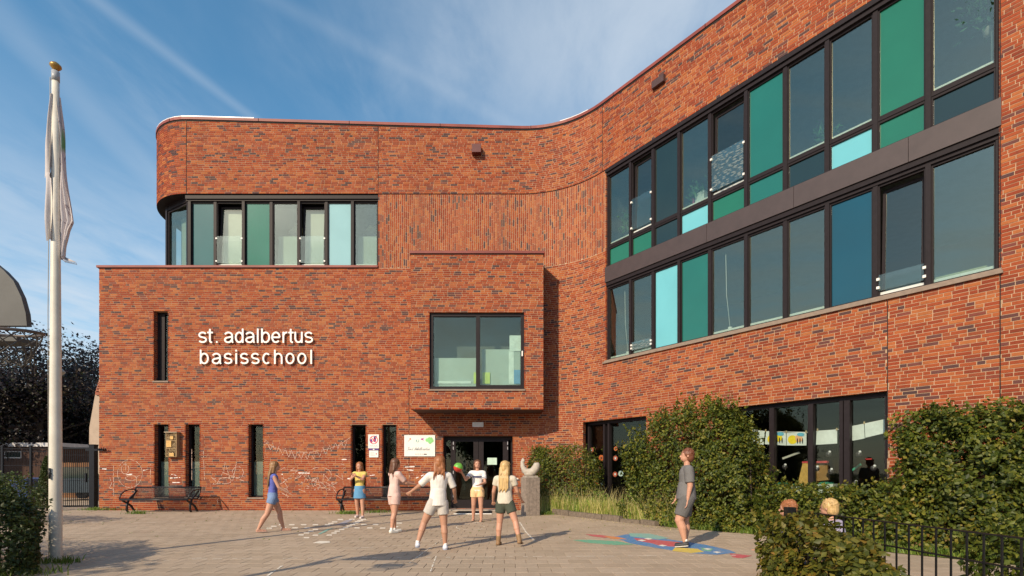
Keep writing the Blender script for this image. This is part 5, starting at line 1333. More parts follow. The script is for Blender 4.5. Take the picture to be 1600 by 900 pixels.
mb = MB(); mb.box((gx(142) - .12, YG - .05, 1.05), (.05, .06, .3)); mb.build('lock_box', Mf, GT, True)
GP = empty('gate_post', (gx(147.5), YG - .05, 0), label='thick dark gate post with an arm of spikes reaching to the brick corner', cat='post')
mb = MB(); mb.b(gx(143.5), gx(151.5), YG - .12, YG + .05, -.05, gz(696)); mb.build('post', Mf, GP, True)
mb = MB(); mb.b(gx(143.5) - .01, gx(151.5) + .01, YG - .13, YG + .06, gz(696), gz(694.6)); mb.build('cap', Mf, GP, True)
mb = MB(); mb.b(gx(151.5), wx(165), YW - .10, YW - .07, wz(704.5), wz(701.5))
for i in range(9): mb.tube([(wx(156.5 + i * 1.6), YW - .085, wz(704)), (wx(157 + i * 1.6 + (i % 2)), YW - .12, wz(699.5 + (i % 3)))], .014, 5)
mb.build('spiked_arm', Mf, GP, True)
MF = empty('mesh_fence', (gx(45), YG, 0), label='dark double wire mesh fence left of the flagpole, in front of the garages', cat='fence')
for xp in (4, 48.5, 92):
    mb = MB(); mb.b(gx(xp) - .03, gx(xp) + .03, YG - .03, YG + .03, 0, gz(696)); mb.build('fence_post', Mf, MF, True)
for z in (.10, .55, 1.0, 1.45, 1.92, 2.02):
    mb = MB(); mb.b(gx(-60), gx(91), YG - .012, YG - .004, z, z + .014); mb.build('cross_wire', Mf, MF, True)
mb = MB(); x = gx(-60)
while x < gx(91): mb.b(x, x + .006, YG - .004, YG + .002, .05, 2.05); x += .05
mb.build('vertical_wires', Mf, MF, True)['kind'] = 'stuff'
# garages
yg = 25.0; sg3 = F / yg
X3 = lambda x: (x - 800) / sg3
Z3_ = lambda y: EYE + (737 - y) / sg3
Mdb = by_rnd('dark_brick', [(0, (.055, .030, .022)), (.5, (.075, .040, .028)), (1, (.10, .055, .038))], rough=.9, noise_amt=.3, nscale=6)
GA = empty('garage_block', (X3(40), yg, 0), label='flat roofed dark brick garage with a pale roof fascia behind the mesh fence', cat='garage')
gm = MB(); gm.b(X3(-120), X3(93), yg, yg + 6, -.05, Z3_(698)); gm.build('wall', Mdb, GA, True)
mb = MB(); mb.b(X3(-120) - .1, X3(93) + .15, yg - .15, yg + 6, Z3_(698), Z3_(692)); mb.build('roof_fascia', plain('pale_fascia', (.50, .49, .50), .6), GA, True)
mb = MB()
for (a, c, d, e) in ((8, 34, 714.6, 716), (8, 34, 705, 706.3), (8, 9.3, 706.3, 714.6), (33, 34, 706.3, 714.6)): mb.b(X3(a), X3(c), yg - .05, yg - .002, Z3_(d), Z3_(e))
wn = mb.build('window', plain('white_frame', (.55, .55, .56), .5), GA, True)
mb = MB(); mb.b(X3(9.3), X3(33), yg - .03, yg - .004, Z3_(714.6), Z3_(706.3)); mb.build('pane', M['p_dark'], wn, True)
# wooden garden fence with planks
WFn = empty('plank_fence', (X3(118), 24.0, 0), label='brown upright plank fence behind the parked car', cat='fence')
Mpl = by_rnd('plank', [(0, (.10, .05, .025)), (1, (.20, .10, .05))], rough=.9)
s24 = F / 24; a = (95 - 800) / s24
while a < (152 - 800) / s24:
    mb = MB(); mb.b(a, a + .13, 24, 24.03, 0, EYE + (737 - 723) / s24 + random.uniform(-.01, .01)); mb.build('plank', Mpl, WFn, True); a += .14
# bungalow with white windows behind the fence
BG = empty('bungalow', ((120 - 800) / F * 30, 30, 0), label='low house with white window frames seen over the plank fence', cat='house')
s30 = F / 30; q3 = lambda x: (x - 800) / s30; r3 = lambda y: EYE + (737 - y) / s30
mb = MB(); mb.b(q3(92), q3(160), 30, 34, 0, r3(693)); mb.build('wall', Mdb, BG, True)
for (xa, xb) in ((101, 111), (112, 123), (125, 136)):
    mb = MB(); mb.b(q3(xa), q3(xb), 29.93, 29.998, r3(716), r3(697)); w = mb.build('window', plain('white_frame', (.55, .55, .56), .5), BG, True)
    mb = MB(); mb.b(q3(xa + 1.3), q3(xb - 1.3), 29.91, 29.928, r3(714), r3(699)); mb.build('pane', M['p_dark'], w, True)
mb = MB(); mb.b(q3(95), q3(160), 29.7, 34, r3(693), r3(690)); mb.build('roof', plain('pale_fascia', (.50, .49, .50), .6), BG, True)
# pale gable house right behind the corner
GH = empty('gable_house', ((148 - 800) / F * 22, 22, 0), label='pale gabled house with red roof tiles just left of the school corner', cat='house')
s22 = F / 22; q2 = lambda x: (x - 800) / s22; r2_ = lambda y: EYE + (737 - y) / s22
mb = MB(); V = [(q2(138.5), 22, 0), (q2(200), 22, 0), (q2(200), 22, r2_(560)), (q2(165), 22, r2_(560)), (q2(149.5), 22, r2_(611)), (q2(139.5), 22, r2_(668))]
V2 = [(x, 30, z) for x, y, z in V]; mb.add(V + V2, [(0, 1, 2, 3, 4, 5), (11, 10, 9, 8, 7, 6), (0, 5, 11, 6), (5, 4, 10, 11), (4, 3, 9, 10), (0, 6, 7, 1)], .5); mb.build('wall', plain('pale_render', (.40, .31, .24), .9, var=.1, scale=4), GH, True)
mb = MB()
for i in range(12):
    t = i / 12; a = V[4]; c = V[3]; mb.box((a[0] + (c[0] - a[0]) * t + .12, 21.98, a[2] + (c[2] - a[2]) * t - .10), (.16, .10, .16), None)
mb.build('roof_tiles', plain('red_tiles', (.30, .09, .05), .8), GH, True)['kind'] = 'stuff'
# tiled house at the very left edge
TH2 = empty('tiled_house', (-30, 23, 0), label='dark brick house with a red tiled roof edge at the far left', cat='house')
xr = -27.45
mb = MB(); mb.b(xr - 7, xr, 20.4, 27, 0, 4.95); mb.build('wall', Mdb, TH2, True)
mb = MB(); mb.b(xr + .002, xr + .3, 20.2, 27.2, 4.86, 5.0); mb.build('gutter', plain('white_gutter', (.45, .44, .43), .5), TH2, True)
mb = MB()
for j in range(12):
    for i in range(26):
        mb.box((xr + .22 - j * .27, 20.3 + i * .27, 5.08 + j * .20), (.34, .255, .05), (Vector((.8, 0, -.6)), Vector((0, 1, 0)), Vector((.6, 0, .8))))
mb.build('roof_tiles', by_rnd('roof_tile_red', [(0, (.16, .06, .035)), (1, (.28, .10, .055))]), TH2, True)['kind'] = 'stuff'
# street lamp behind the flagpole
LP = empty('street_lamp', ((91.5 - 800) / F * 20, 20, 0), label='slender street lamp post half hidden behind the flagpole', cat='street lamp')
mb = MB(); zt_ = EYE + (737 - 588) / 39.; mb.lathe([(.06, 0), (.05, 2), (.04, zt_)], (0, 0, 0), 10); mb.build('pole', plain('lamp_pole', (.38, .36, .32), .5), LP)
mb = MB(); mb.lathe([(.04, zt_), (.13, zt_ + .10), (.19, zt_ + .16), (.12, zt_ + .26), (.03, zt_ + .33)], (.05, 0, 0), 12); mb.build('lamp_head', plain('lamp_head', (.25, .25, .24), .4), LP)
# parked car beyond the gate
CR = empty('parked_car', ((126 - 800) / F * 22.5, 22.5, 0), label='dark blue hatchback parked behind the gate', cat='car')
mp_ = plain('car_paint', (.03, .045, .06), .25, .2)
def loft(mb, secs, y0, y1, ins=.08, m=0):
    """side outline (x,z) extruded across the width with tucked edges"""
    n = len(secs); cx_ = sum(p[0] for p in secs) / n; cz_ = sum(p[1] for p in secs) / n
    R_ = []
    for y, k in ((y0, 1 - ins), (y0 + (y1 - y0) * .12, 1.), (y0 + (y1 - y0) * .88, 1.), (y1, 1 - ins)): R_.append([(cx_ + (x - cx_) * k, y, cz_ + (z - cz_) * k) for x, z in secs])
    V = [v for r_ in R_ for v in r_]; Fc = []
    for i in range(3):
        for k in range(n): Fc.append((i * n + k, i * n + (k + 1) % n, (i + 1) * n + (k + 1) % n, (i + 1) * n + k))
    Fc += [tuple(range(n))[::-1], tuple(3 * n + k for k in range(n))]; mb.add(V, Fc, .5, m, False)
mb = MB(); loft(mb, [(-.95, .30), (-.95, .80), (-.85, .92), (.30, .98), (1.6, .95), (2.0, .75), (2.02, .32)], -.8, .8); mb.build('body', mp_, CR)
mb = MB(); loft(mb, [(-.80, .92), (-.55, 1.35), (-.2, 1.45), (.8, 1.45), (1.5, .95)], -.68, .68, .04); cb = mb.build('cabin', M['p_dark'], CR)
for x_ in (-.55, 1.5):
    for y_ in (-.76, .76): mb = MB(); mb.tube([(x_, y_ - .08, .31), (x_, y_ + .08, .31)], .31, 18); mb.build('wheel', M['blackmetal'], CR)
for y_ in (-.6, .6): mb = MB(); mb.box((-.955, y_, .70), (.03, .26, .12)); mb.build('headlight', M['white'], CR)
mb = MB(); mb.box((-.96, 0, .45), (.02, .5, .11)); mb.build('number_plate', plain('plate_yellow', (.5, .38, .08), .6), CR)
# bright blue bin left
BN = empty('blue_bin', (gx(5), 17.4, 0), label='blue plastic bin behind the shrubs at the left edge', cat='bin')
mb = MB(); mb.add([(-.22, -.22, 0), (.22, -.22, 0), (.22, .22, 0), (-.22, .22, 0), (-.28, -.28, .95), (.28, -.28, .95), (.28, .28, .95), (-.28, .28, .95)], [(0, 1, 5, 4), (1, 2, 6, 5), (2, 3, 7, 6), (3, 0, 4, 7), (3, 2, 1, 0)], .5); mb.build('body', plain('bin_blue', (.03, .07, .22), .5), BN)
mb = MB(); mb.box((0, 0, .98), (.6, .6, .06)); mb.box((0, .3, 1.0), (.5, .06, .08)); mb.build('lid', plain('bin_blue_lid', (.03, .07, .22), .5), BN)

# ------------------------------------------------------------------ railing at the right
RA_ = empty('black_railing', (3.0, 4.1, 0), label='low black bar railing at the lower right, running through the bushes', cat='railing')
Mr = plain('railing_black', (.012, .012, .013), .4, .3)
ra0, ra1 = Vector((2.93, 5.15, 0)), Vector((3.14, 2.6, 0)); dr = (ra1 - ra0); Lr = dr.length; dr.normalize(); nr = Vector((-dr.y, dr.x, 0))
def rbar(name, t0, t1, z, w, h): mb = MB(); mb.box(ra0 + dr * ((t0 + t1) / 2) + Vector((0, 0, z)), (t1 - t0, w, h), (dr, nr, Z3)); return mb.build(name, Mr, RA_, True)
rbar('top_rail', 0, Lr, .845, .025, .010); rbar('upper_rail', 0, Lr, .655, .022, .010); rbar('bottom_rail', 0, Lr, .10, .03, .012)
bb_ = MB(); bb_.box((0, 0, .47), (.010, .010, .74)); bmesh_bar = bb_.mesh('bar', Mr)
t = .1
while t < Lr: o = link('bar', bmesh_bar, RA_); o.location = ra0 + dr * t - RA_.location; o.rotation_euler = (0, 0, math.atan2(dr.y, dr.x)); t += .112
mb = MB(); mb.box(ra0 + Vector((-.03, .06, .44)), (.085, .085, .88)); mb.build('post', Mr, RA_, True)
mb = MB(); mb.box(ra0 + dr * 2.2 + Vector((0, 0, .42)), (.03, .05, .84)); mb.build('post', Mr, RA_, True)

# ------------------------------------------------------------------ what stands and hangs behind the ground floor windows
def inside(a, o, z): return RW.p(a, o, z)
def rwx(x, off):   # along-wall coordinate of photo x at a depth off behind the wall plane
    u = (x - 800) / F; c = P0 - Vector((-math.sin(TH), -math.cos(TH))) * off
    return (c.y * u - c.x) / (math.cos(TH) + math.sin(TH) * u)
def rwz(x, y, off):
    a = rwx(x, off); Y = (P0.y + math.cos(TH) * off) - math.sin(TH) * a; return EYE + (737 - y) * Y / F
art = [plain('art_paper', (.62, .68, .66), .8), plain('art_yellow', (.80, .62, .02), .7), plain('art_blue', (.12, .40, .55), .7), plain('art_black', (.02, .02, .02), .7), plain('art_peach', (.75, .42, .22), .7)]
sheets = [((1166, 671), (1195, 674), (1193, 695), (1168, 692), 0), ((1197, 674), (1228, 676), (1228, 696), (1195, 694), 1), ((1229, 676), (1260, 675), (1260, 696), (1229, 696), 1), ((1276, 673), (1308, 671), (1308, 693), (1275, 695), 0), ((1324, 667), (1350, 662), (1351, 685), (1325, 690), 0), ((1351, 662), (1384, 655), (1385, 676), (1352, 684), 0)]
ST = empty('string_of_drawings', RW.p(rwx(1275, .5), -.5, 0), label='string of children\'s drawings pegged up behind the right ground floor window', cat='drawings')
for k, (p1, p2, p3, p4, kind_) in enumerate(sheets):
    mb = MB(); Q = [RW.p(rwx(x, .45), -.45, rwz(x, y, .45)) for x, y in (p1, p2, p3, p4)]; Nn = RW.n * .004
    mb.add([q for q in Q] + [q - Nn for q in Q], [(0, 3, 2, 1), (4, 5, 6, 7), (0, 1, 5, 4), (2, 3, 7, 6)], .5, 0)
    if kind_:
        cxp = (p1[0] + p2[0]) / 2; cyp = (p1[1] + p3[1]) / 2
        def blob_(x, y, rx, ry, m, d):
            mb.add([RW.p(rwx(x + rx * math.cos(t), .45), -.45 + d, rwz(x + rx * math.cos(t), y + ry * math.sin(t), .45)) for t in np.linspace(0, 5.9, 14)], [tuple(range(14))], .5, m)
        blob_(cxp - 6, cyp + 1, 7.5, 7, 1, .006); blob_(cxp + 4, cyp - 1, 6, 6, 1 if k == 1 else 4, .009); blob_(cxp + 7, cyp - 7, 6, 3, 2, .012)
        for j in range(3): blob_(cxp + 2 + j * 4, cyp + 3, 1, 4.5, 3, .015)
    mb.build('drawing', art, ST, True)
mb = MB(); mb.tube([RW.p(rwx(x, .45), -.455, rwz(x, y, .45)) for x, y in ((1150, 668), (1196, 674), (1262, 675.5), (1309, 671), (1351, 662), (1384, 655))], .006, 5); mb.build('string', M['white'], ST, True)
mb = MB()
for x, y in ((1168, 671), (1196, 673), (1228, 675), (1259, 675), (1277, 672), (1307, 671), (1325, 666), (1350, 661)): mb.box(RW.p(rwx(x, .43), -.44, rwz(x, y - .5, .43)), (.02, .02, .05))
mb.build('pegs', plain('peg', (.5, .38, .2), .7), ST, True)['kind'] = 'stuff'
mwh = plain('bead_white', (.70, .70, .70), .5); mdk = plain('dark_bauble', (.05, .045, .05), .3)
for k, (x, y, lb) in enumerate(((1187, 725.5, 'hanging bauble, leftmost beside the hedge'), (1226, 727, 'hanging bauble under the bee drawing'), (1276, 730, 'hanging bauble left of the wooden screen top'), (1298, 734, 'hanging bauble above the white box'), (1295, 707, 'hanging bauble highest in the third pane'), (1342, 707, 'hanging bauble highest in the right pane'), (1336, 753, 'hanging bauble lowest in the right pane'), (1217, 760, 'hanging bauble low beside the hedge leaves'), (1365, 729, 'hanging bauble rightmost beside the tall hedge'))):
    t_ = empty('hanging_bauble', RW.p(rwx(x, .3), -.3, rwz(x, y, .3)), label='dark ' + lb + ', with a white top', cat='bauble', group='baubles hanging behind the right ground floor window')
    s_ = .055; mb = MB(); mb.ball((0, 0, -.035), .055, 12, 8); mb.build('ball', mdk, t_)
    mb = MB(); mb.ball((0, -.03, .012), .026, 10, 6); mb.build('cap', mwh, t_)
SCN = empty('wooden_screen', RW.p(rwx(1265, 1.0), -1.0, 0), label='yellow wooden stand with a red top edge inside the right ground floor room', cat='stand')
def quadp(mb, pts, off, th=.03, m=0):
    Q = [RW.p(rwx(x, off), -off, rwz(x, y, off)) for x, y in pts]; Nn = RW.n * -th; n = len(Q)
    mb.add(Q + [q + Nn for q in Q], [tuple(range(n)), tuple(range(2 * n - 1, n - 1, -1))] + [(i, n + i, n + (i + 1) % n, (i + 1) % n) for i in range(n)], .5, m)
ywood = plain('stand_wood', (.50, .31, .08), .7, var=.2, scale=12)
mb = MB(); quadp(mb, [(1254, 724), (1275, 724), (1275, 775), (1243, 770)], .9, .05); mb.build('front_board', ywood, SCN, True)
mb = MB(); quadp(mb, [(1276, 724), (1292, 722), (1294, 750), (1275, 752)], 1.0, .05); mb.build('side_board', plain('stand_wood_dark', (.26, .15, .05), .7), SCN, True)
mb = MB(); quadp(mb, [(1253, 721), (1292, 720), (1292, 723.4), (1253, 723.6)], .92, .1); mb.build('red_edge', plain('red_trim', (.45, .04, .05), .6), SCN, True)
for lb, pts in (('white box under the wooden stand beside the door mullion', [(1276, 757), (1301.5, 756), (1301.5, 792), (1276, 790)]), ('white box low in the second pane, left of the wooden stand', [(1234, 760), (1252, 760), (1252, 778), (1236, 778)]), ('white box lowest left, half behind the hedge top', [(1207, 758), (1229, 759), (1229, 772), (1207, 772)])):
    c_ = RW.p(rwx(pts[0][0], .55), -.55, 0); t_ = empty('storage_box', c_, label=lb, cat='box'); mb = MB(); quadp(mb, pts, .55, .25); mb.build('box', plain('box_white', (.52, .58, .52), .7), t_, True)
    mb = MB(); x0_, y0_ = pts[0]; quadp(mb, [(x0_ + 2, y0_ - 1), (x0_ + 6, y0_ - 4), (pts[1][0] - 2, y0_ - 4), (pts[1][0] - 1, y0_ - 1)], .6, .1); mb.build('green_cloth', plain('green_cloth', (.02, .20, .12), .7), t_, True)
for lb, pts, col in (('green tube hanging at a slant in the right pane', [(1331, 733), (1344, 724), (1346, 726.5), (1332, 736)], (.02, .30, .18)), ('pale batten slanting across the second pane', [(1222, 715), (1248, 705.5), (1250, 708), (1223, 718)], (.40, .40, .36)), ('red strip in the right pane beside the hedge', [(1352, 716.5), (1362, 716), (1362, 718), (1353, 718.5)], (.5, .03, .03))):
    mb = MB(); quadp(mb, pts, .7, .02); o = mb.build('hanging_strip', plain('strip_' + lb[:4], col, .6)); tag(o, lb, 'decoration')
fl = [('orange', (.62, .14, .04)), ('pale', (.50, .60, .58)), ('brick', (.45, .10, .06))]
for k, (x, y, r_, ci, lb) in enumerate(((924, 703, 3.6, 2, 'brown round window sticker, topmost in the first window'), (939.5, 715.5, 4.2, 0, 'orange round window sticker beside the mullion'), (928.5, 721, 3.8, 1, 'pale bird window sticker in the left pane'), (935, 733.5, 4, 2, 'brown dotted window sticker in the left pane'), (932.5, 752, 3.8, 0, 'orange window sticker, lowest in the left pane'), (941.5, 755, 3, 1, 'pale blue window sticker low beside the mullion'), (962, 701, 3, 0, 'orange window sticker at the hedge edge, top'), (961, 741, 3.6, 2, 'brown window sticker at the hedge edge, low'), (970, 740, 4, 1, 'pale bird window sticker at the hedge edge'), (961.5, 716, 3.6, 2, 'brown round window sticker at the hedge edge, middle'))):
    pts = [(x + r_ * math.cos(t), y + r_ * 1.15 * math.sin(t)) for t in np.linspace(0, 5.8, 10)]
    mb = MB(); quadp(mb, pts, .215, .003, 0); quadp(mb, [(x - 1.2, y - 1.4), (x + 1.4, y - 1.4), (x + .8, y + 1.8), (x - .8, y + 1.8)], .2125, .002, 1)
    tag(mb.build('window_sticker', [plain('sticker_' + fl[ci][0], fl[ci][1], .6), mdk if ci != 2 else mwh]), lb, 'sticker', 'stickers on the first ground floor window')
# things on the upper window boards
def potplant(a, z, h, lb, off=.42, spread=.22, n=900, seed=1, fr=RW):
    t_ = empty('pot_plant', fr.p(a, -off, z), label=lb, cat='plant'); mb = MB(); mb.lathe([(.05, 0), (.07, .12), (.075, .13)], (0, 0, 0), 12); mb.build('pot', plain('pot_white', (.45, .44, .40), .6), t_)
    r_ = np.random.default_rng(seed); C = r_.normal(0, 1, (n, 3)) * np.array([[spread * .5, spread * .5, h * .25]]) + np.array([[0, 0, h * .55 + .1]]); C[:, 2] = np.clip(C[:, 2], .12, h + .2)
    tag(leaves(C, r_.normal(0, 1, (n, 3)), .13, M['plant'], 'leaves', t_, aspect=.3, seed=seed, droop=.8), kind='stuff')
    mb = MB(); mb.tube([(0, 0, .1), (.02, 0, h * .6), (-.03, .02, h)], .008, 5); mb.build('stem', M['bark'], t_)
M['plant'] = leafmat('house_plant_leaves', [(0, (.03, .12, .05)), (1, (.12, .30, .12))], .3)
potplant(MX[9] + .72, 8.75, 1.3, 'tall leafy house plant behind the top right window pane', seed=61, n=420, spread=.35)
potplant(MX[0] + .42, 8.1, .8, 'bushy house plant in the top left pane of the right wing', seed=62, n=260)
potplant(MX[3] + .30, 8.1, .5, 'small plant behind the pane above the light cyan panel', seed=63, n=160)
potplant(MX[6] + .65, 8.1, .45, 'spindly plant on the window board near the middle of the upper row', seed=64, n=140)
def winbox(a0, a1, z0, z1, col, lb, off=.40, name='box', cat='box'):
    mb = MB(); RW.box(mb, a0, a1, -off - .08, -off + .08, z0, z1); RW.box(mb, a0 - .01, a1 + .01, -off - .09, -off + .09, z1, z1 + .015); tag(mb.build(name, plain(name + '_%d' % int(a0 * 100), col, .6)), lb, cat)
winbox(MX[9] + .78, MX[10] - .12, 8.09, 8.72, (.55, .60, .45), 'cream cabinet standing under the leafy plant in the top right window')
winbox(MX[3] + .30, MX[3] + .55, 8.09, 8.42, (.60, .66, .62), 'white box on the window board above the first light cyan panel')
winbox(MX[3] + .22, MX[3] + .27, 8.09, 8.34, (.35, .05, .12), 'dark red book beside the white box in the upper window', name='book', cat='book')
winbox(MX[9] + .05, MX[9] + .72, 4.62, 4.76, (.42, .45, .26), 'long pale olive box lying behind the lower right window', name='long_box')
winbox(MX[1] + .3, MX[1] + .5, 8.09, 8.2, (.5, .5, .48), 'small grey box behind the blue reflecting pane')
for k, (i, x_, lb) in enumerate(((0, .45, 'thin white cord hanging in the lower left pane of the right wing'), (4, .28, 'thin white cord hanging in the fifth lower pane'))):
    mb = MB(); mb.tube([RW.p(MX[i] + x_ + .0, -.3, 6.6), RW.p(MX[i] + x_ + .02, -.3, 5.6), RW.p(MX[i] + x_ + .1, -.32, 4.75)], .008, 5); mb.tube([RW.p(MX[i] + x_ + .1, -.32, 4.64), RW.p(MX[i] + x_ + .1, -.32, 4.78)], .05, 8); part(mb, 'blind_cord', M['white'])['label'] = lb

# ------------------------------------------------------------------ behind the viewer: street trees and a house, seen in reflections and in their shade
def rear_house(x, y, w, h, lb, rz=0.):
    t_ = empty('street_house', (x, y, 0), rz, label=lb, cat='house'); mb = MB(); mb.b(-w / 2, w / 2, -8, 0, 0, h * .62); mb.add([(-w / 2, 0, h * .62), (w / 2, 0, h * .62), (0, 0, h), (-w / 2, -8, h * .62), (w / 2, -8, h * .62), (0, -8, h)], [(0, 1, 2), (5, 4, 3)], .5); mb.build('wall', Mdb, t_)
    mb = MB(); mb.add([(-w / 2 - .3, .2, h * .58), (0, .2, h + .12), (0, -8.2, h + .12), (-w / 2 - .3, -8.2, h * .58)], [(0, 1, 2, 3)], .5); mb.add([(w / 2 + .3, .2, h * .58), (0, .2, h + .12), (0, -8.2, h + .12), (w / 2 + .3, -8.2, h * .58)], [(0, 1, 2, 3)], .5); mb.build('roof', plain('dark_roof', (.05, .04, .04), .8), t_)
    for a in (-w / 4, w / 4): mb = MB(); mb.b(a - .6, a + .6, .002, .03, 1, 2.4); mb.build('window', M['p_dark'], t_)
rear_house(9, -20, 9, 8.5, 'gabled house across the street behind the viewer, mirrored in the panes')
rear_house(24, -16, 10, 8, 'second gabled house across the street, mirrored in the right panes')
tree('street_tree', 'street tree behind the viewer whose shade falls on the left hedge', -10.2, -1.6, 5.4, 1.75, 'treegreen', 9000, .16, 71, .12)
tree('street_tree', 'distant street tree behind the viewer, mirrored low in the panes', 16, -26, 8, 4, 'treegreen', 20000, .4, 72, .25)
tree('street_tree', 'distant street tree behind the viewer, left of the mirrored house', -2, -34, 9, 5, 'treegreen', 24000, .42, 73, .25)
# ------------------------------------------------------------------ people
def capsule(mb, p0, r0, p1, r1, n=12, k=4, flat0=False, flat1=False, sq=(1, 1)):
    """closed tapered capsule; sq squashes the section (width along the person's x, depth along y)"""
    p0, p1 = Vector(p0), Vector(p1); t = (p1 - p0); L_ = t.length; t.normalize()
    up = Vector((0, 1, 0)) if abs(t.y) < .8 else Vector((0, 0, 1))
    a = up.cross(t).normalized(); c = t.cross(a).normalized(); rings = []
    def ring(o, r):
        return [o + a * (math.cos(2 * math.pi * i / n) * r * sq[0]) + c * (math.sin(2 * math.pi * i / n) * r * sq[1]) for i in range(n)]
    if flat0: rings.append(ring(p0, r0 * .02)); rings.append(ring(p0, r0))
    else:
        for j in range(k + 1):
            th = math.pi / 2 * j / k; rings.append(ring(p0 - t * (r0 * math.cos(th)), max(r0 * math.sin(th), r0 * .04)))
    if flat1: rings.append(ring(p1, r1)); rings.append(ring(p1, r1 * .02))
    else:
        for j in range(k + 1):
            th = math.pi / 2 * (1 - j / k); rings.append(ring(p1 + t * (r1 * math.cos(th)), max(r1 * math.sin(th), r1 * .04)))
    V = [v for rg in rings for v in rg]; Fc = []
    for i in range(len(rings) - 1):
        for q in range(n): Fc.append((i * n + q, i * n + (q + 1) % n, (i + 1) * n + (q + 1) % n, (i + 1) * n + q))
    Fc += [tuple(range(n))[::-1], tuple((len(rings) - 1) * n + q for q in range(n))]
    mb.add(V, Fc, .5, 0, True)
def fuse(mb, name, mat, parent, vox=.0085, smooth=3):
    me = mb.mesh(name, mat); o = link(name, me, parent)
    m = o.modifiers.new('r', 'REMESH'); m.mode = 'VOXEL'; m.voxel_size = vox; m.use_smooth_shade = True
    s = o.modifiers.new('s', 'SMOOTH'); s.iterations = smooth; s.factor = .6
    FUSED.append(o); return o
FUSED = []
def finish_fused():
    dg = bpy.context.evaluated_depsgraph_get()
    for o in FUSED:
        me = bpy.data.meshes.new_from_object(o.evaluated_get(dg)); mats = list(o.data.materials); o.modifiers.clear(); o.data = me
        if len(me.materials) == 0:
            for mt in mats: me.materials.append(mt)
def skin(name, c): return plain(name, c, .55, var=.06, scale=12)
SK = skin('skin_light', (.52, .27, .18)); SK2 = skin('skin_tan', (.46, .24, .155))
def cloth(name, c, var=.10): return plain(name, c, .9, var=var, scale=9, bump=1.0, bscale=13)
def person(label, loc, rz, H, legs, arms, hair, top, bottom, shoes, skinm=SK, lean=(0, 0), head=(0, 0, 0), group='children playing in the school yard', fat=1.0, crouch=False, sleeve=.55, lift=0.):
    """local frame: x right, y forward, z up. legs: ((thigh swing fwd deg, knee bend deg, splay deg) left, right)
    arms: ((raise fwd, out, elbow bend fwd, elbow inward) left, right). everything is scaled by H"""
    root = empty('person', loc, rz, label=label, cat='person', group=group)
    V_ = Vector; side = (-1, 1)
    hipz = 0.; J = {}
    J['pel'] = V_((0, 0, 0)); lx, ly = lean
    up = V_((math.sin(R(lx)), math.sin(R(ly)), math.cos(R(ly)) * math.cos(R(lx)))).normalized()
    J['chest'] = J['pel'] + up * (.20 * H); J['neck'] = J['pel'] + up * (.315 * H)
    yaw, pit, rol = [R(q) for q in head]
    hd = Matrix.Rotation(yaw, 3, 'Z') @ Matrix.Rotation(pit, 3, 'X') @ Matrix.Rotation(rol, 3, 'Y')
    J['head'] = J['neck'] + up * (.035 * H) + hd @ V_((0, .012, .075)) * H
    low = 9
    for i, s in enumerate(side):
        th, kn, sp = [R(q) for q in legs[i]]
        hip = V_((s * .052 * H, 0, -.025 * H)); d = V_((s * math.sin(sp), math.sin(th), -math.cos(th) * math.cos(sp))).normalized()
        knee = hip + d * (.235 * H); t2 = th - kn; d2 = V_((s * math.sin(sp) * .8, math.sin(t2), -math.cos(t2))).normalized(); ank = knee + d2 * (.235 * H)
        J['hip%d' % i], J['kn%d' % i], J['an%d' % i] = hip, knee, ank; low = min(low, ank.z)
        r_, o_, eb, ei = [R(q) for q in arms[i]]
        right = V_((1, 0, 0)); sh = J['neck'] + right * (s * .105 * H) - up * (.035 * H)
        da = V_((s * math.sin(o_), math.sin(r_) * math.cos(o_), -math.cos(r_) * math.cos(o_))).normalized(); el = sh + da * (.165 * H)
        r2, o2 = r_ + eb, o_ - ei; db = V_((s * math.sin(o2), math.sin(r2) * math.cos(o2), -math.cos(r2) * math.cos(o2))).normalized(); wr = el + db * (.145 * H)
        J['sh%d' % i], J['el%d' % i], J['wr%d' % i], J['hd%d' % i] = sh, el, wr, db
    dz = -low + .042 * H + lift
    for k in J:
        if not k.startswith('hd'): J[k] = J[k] + V_((0, 0, dz))
    up_ = up; f = fat
    # ---- body
    mb = MB(); c = capsule
    def torso(mb, g, lo=0., hi=1.):
        c(mb, J['pel'] + V_((-.03 * H, 0, 0)), (.058 * H + g) * f, J['pel'] + V_((.03 * H, 0, 0)), (.058 * H + g) * f, sq=(1, 1.0))
        c(mb, J['pel'], (.075 * H) * f + g, J['pel'] + up_ * (.11 * H), (.066 * H) * f + g, sq=(1.05, .78), n=16)
        c(mb, J['pel'] + up_ * (.11 * H), (.066 * H) * f + g, J['chest'] + up_ * (.03 * H), (.078 * H) * f + g, sq=(1.1, .76), n=16)
        for i, s in enumerate(side): c(mb, J['chest'] + up_ * (.06 * H), .055 * H + g, J['sh%d' % i] - V_((s * .015 * H, 0, 0)), .036 * H + g)
    torso(mb, 0)
    c(mb, J['neck'] - up_ * (.02 * H), .034 * H, J['head'] - V_((0, 0, .035 * H)), .030 * H)
    hc = J['head']; hr = .066 * H
    mb.ball(hc + hd @ V_((0, -.004, .012)) * H, (.054 * H, .064 * H, .062 * H), 18, 12); mb.ball(hc + hd @ V_((0, .016, -.022)) * H, (.043 * H, .045 * H, .046 * H), 16, 10)
    c(mb, hc + hd @ V_((0, .052, .004)) * H, .006 * H, hc + hd @ V_((0, .066, -.014)) * H, .0085 * H, n=8)
    for s in side: mb.ball(hc + hd @ V_((s * .055, -.004, -.002)) * H, (.006 * H, .011 * H, .017 * H), 8, 6)
    c(mb, hc + hd @ V_((-.016, .053, -.041)) * H, .006 * H, hc + hd @ V_((.016, .053, -.041)) * H, .006 * H, n=8)
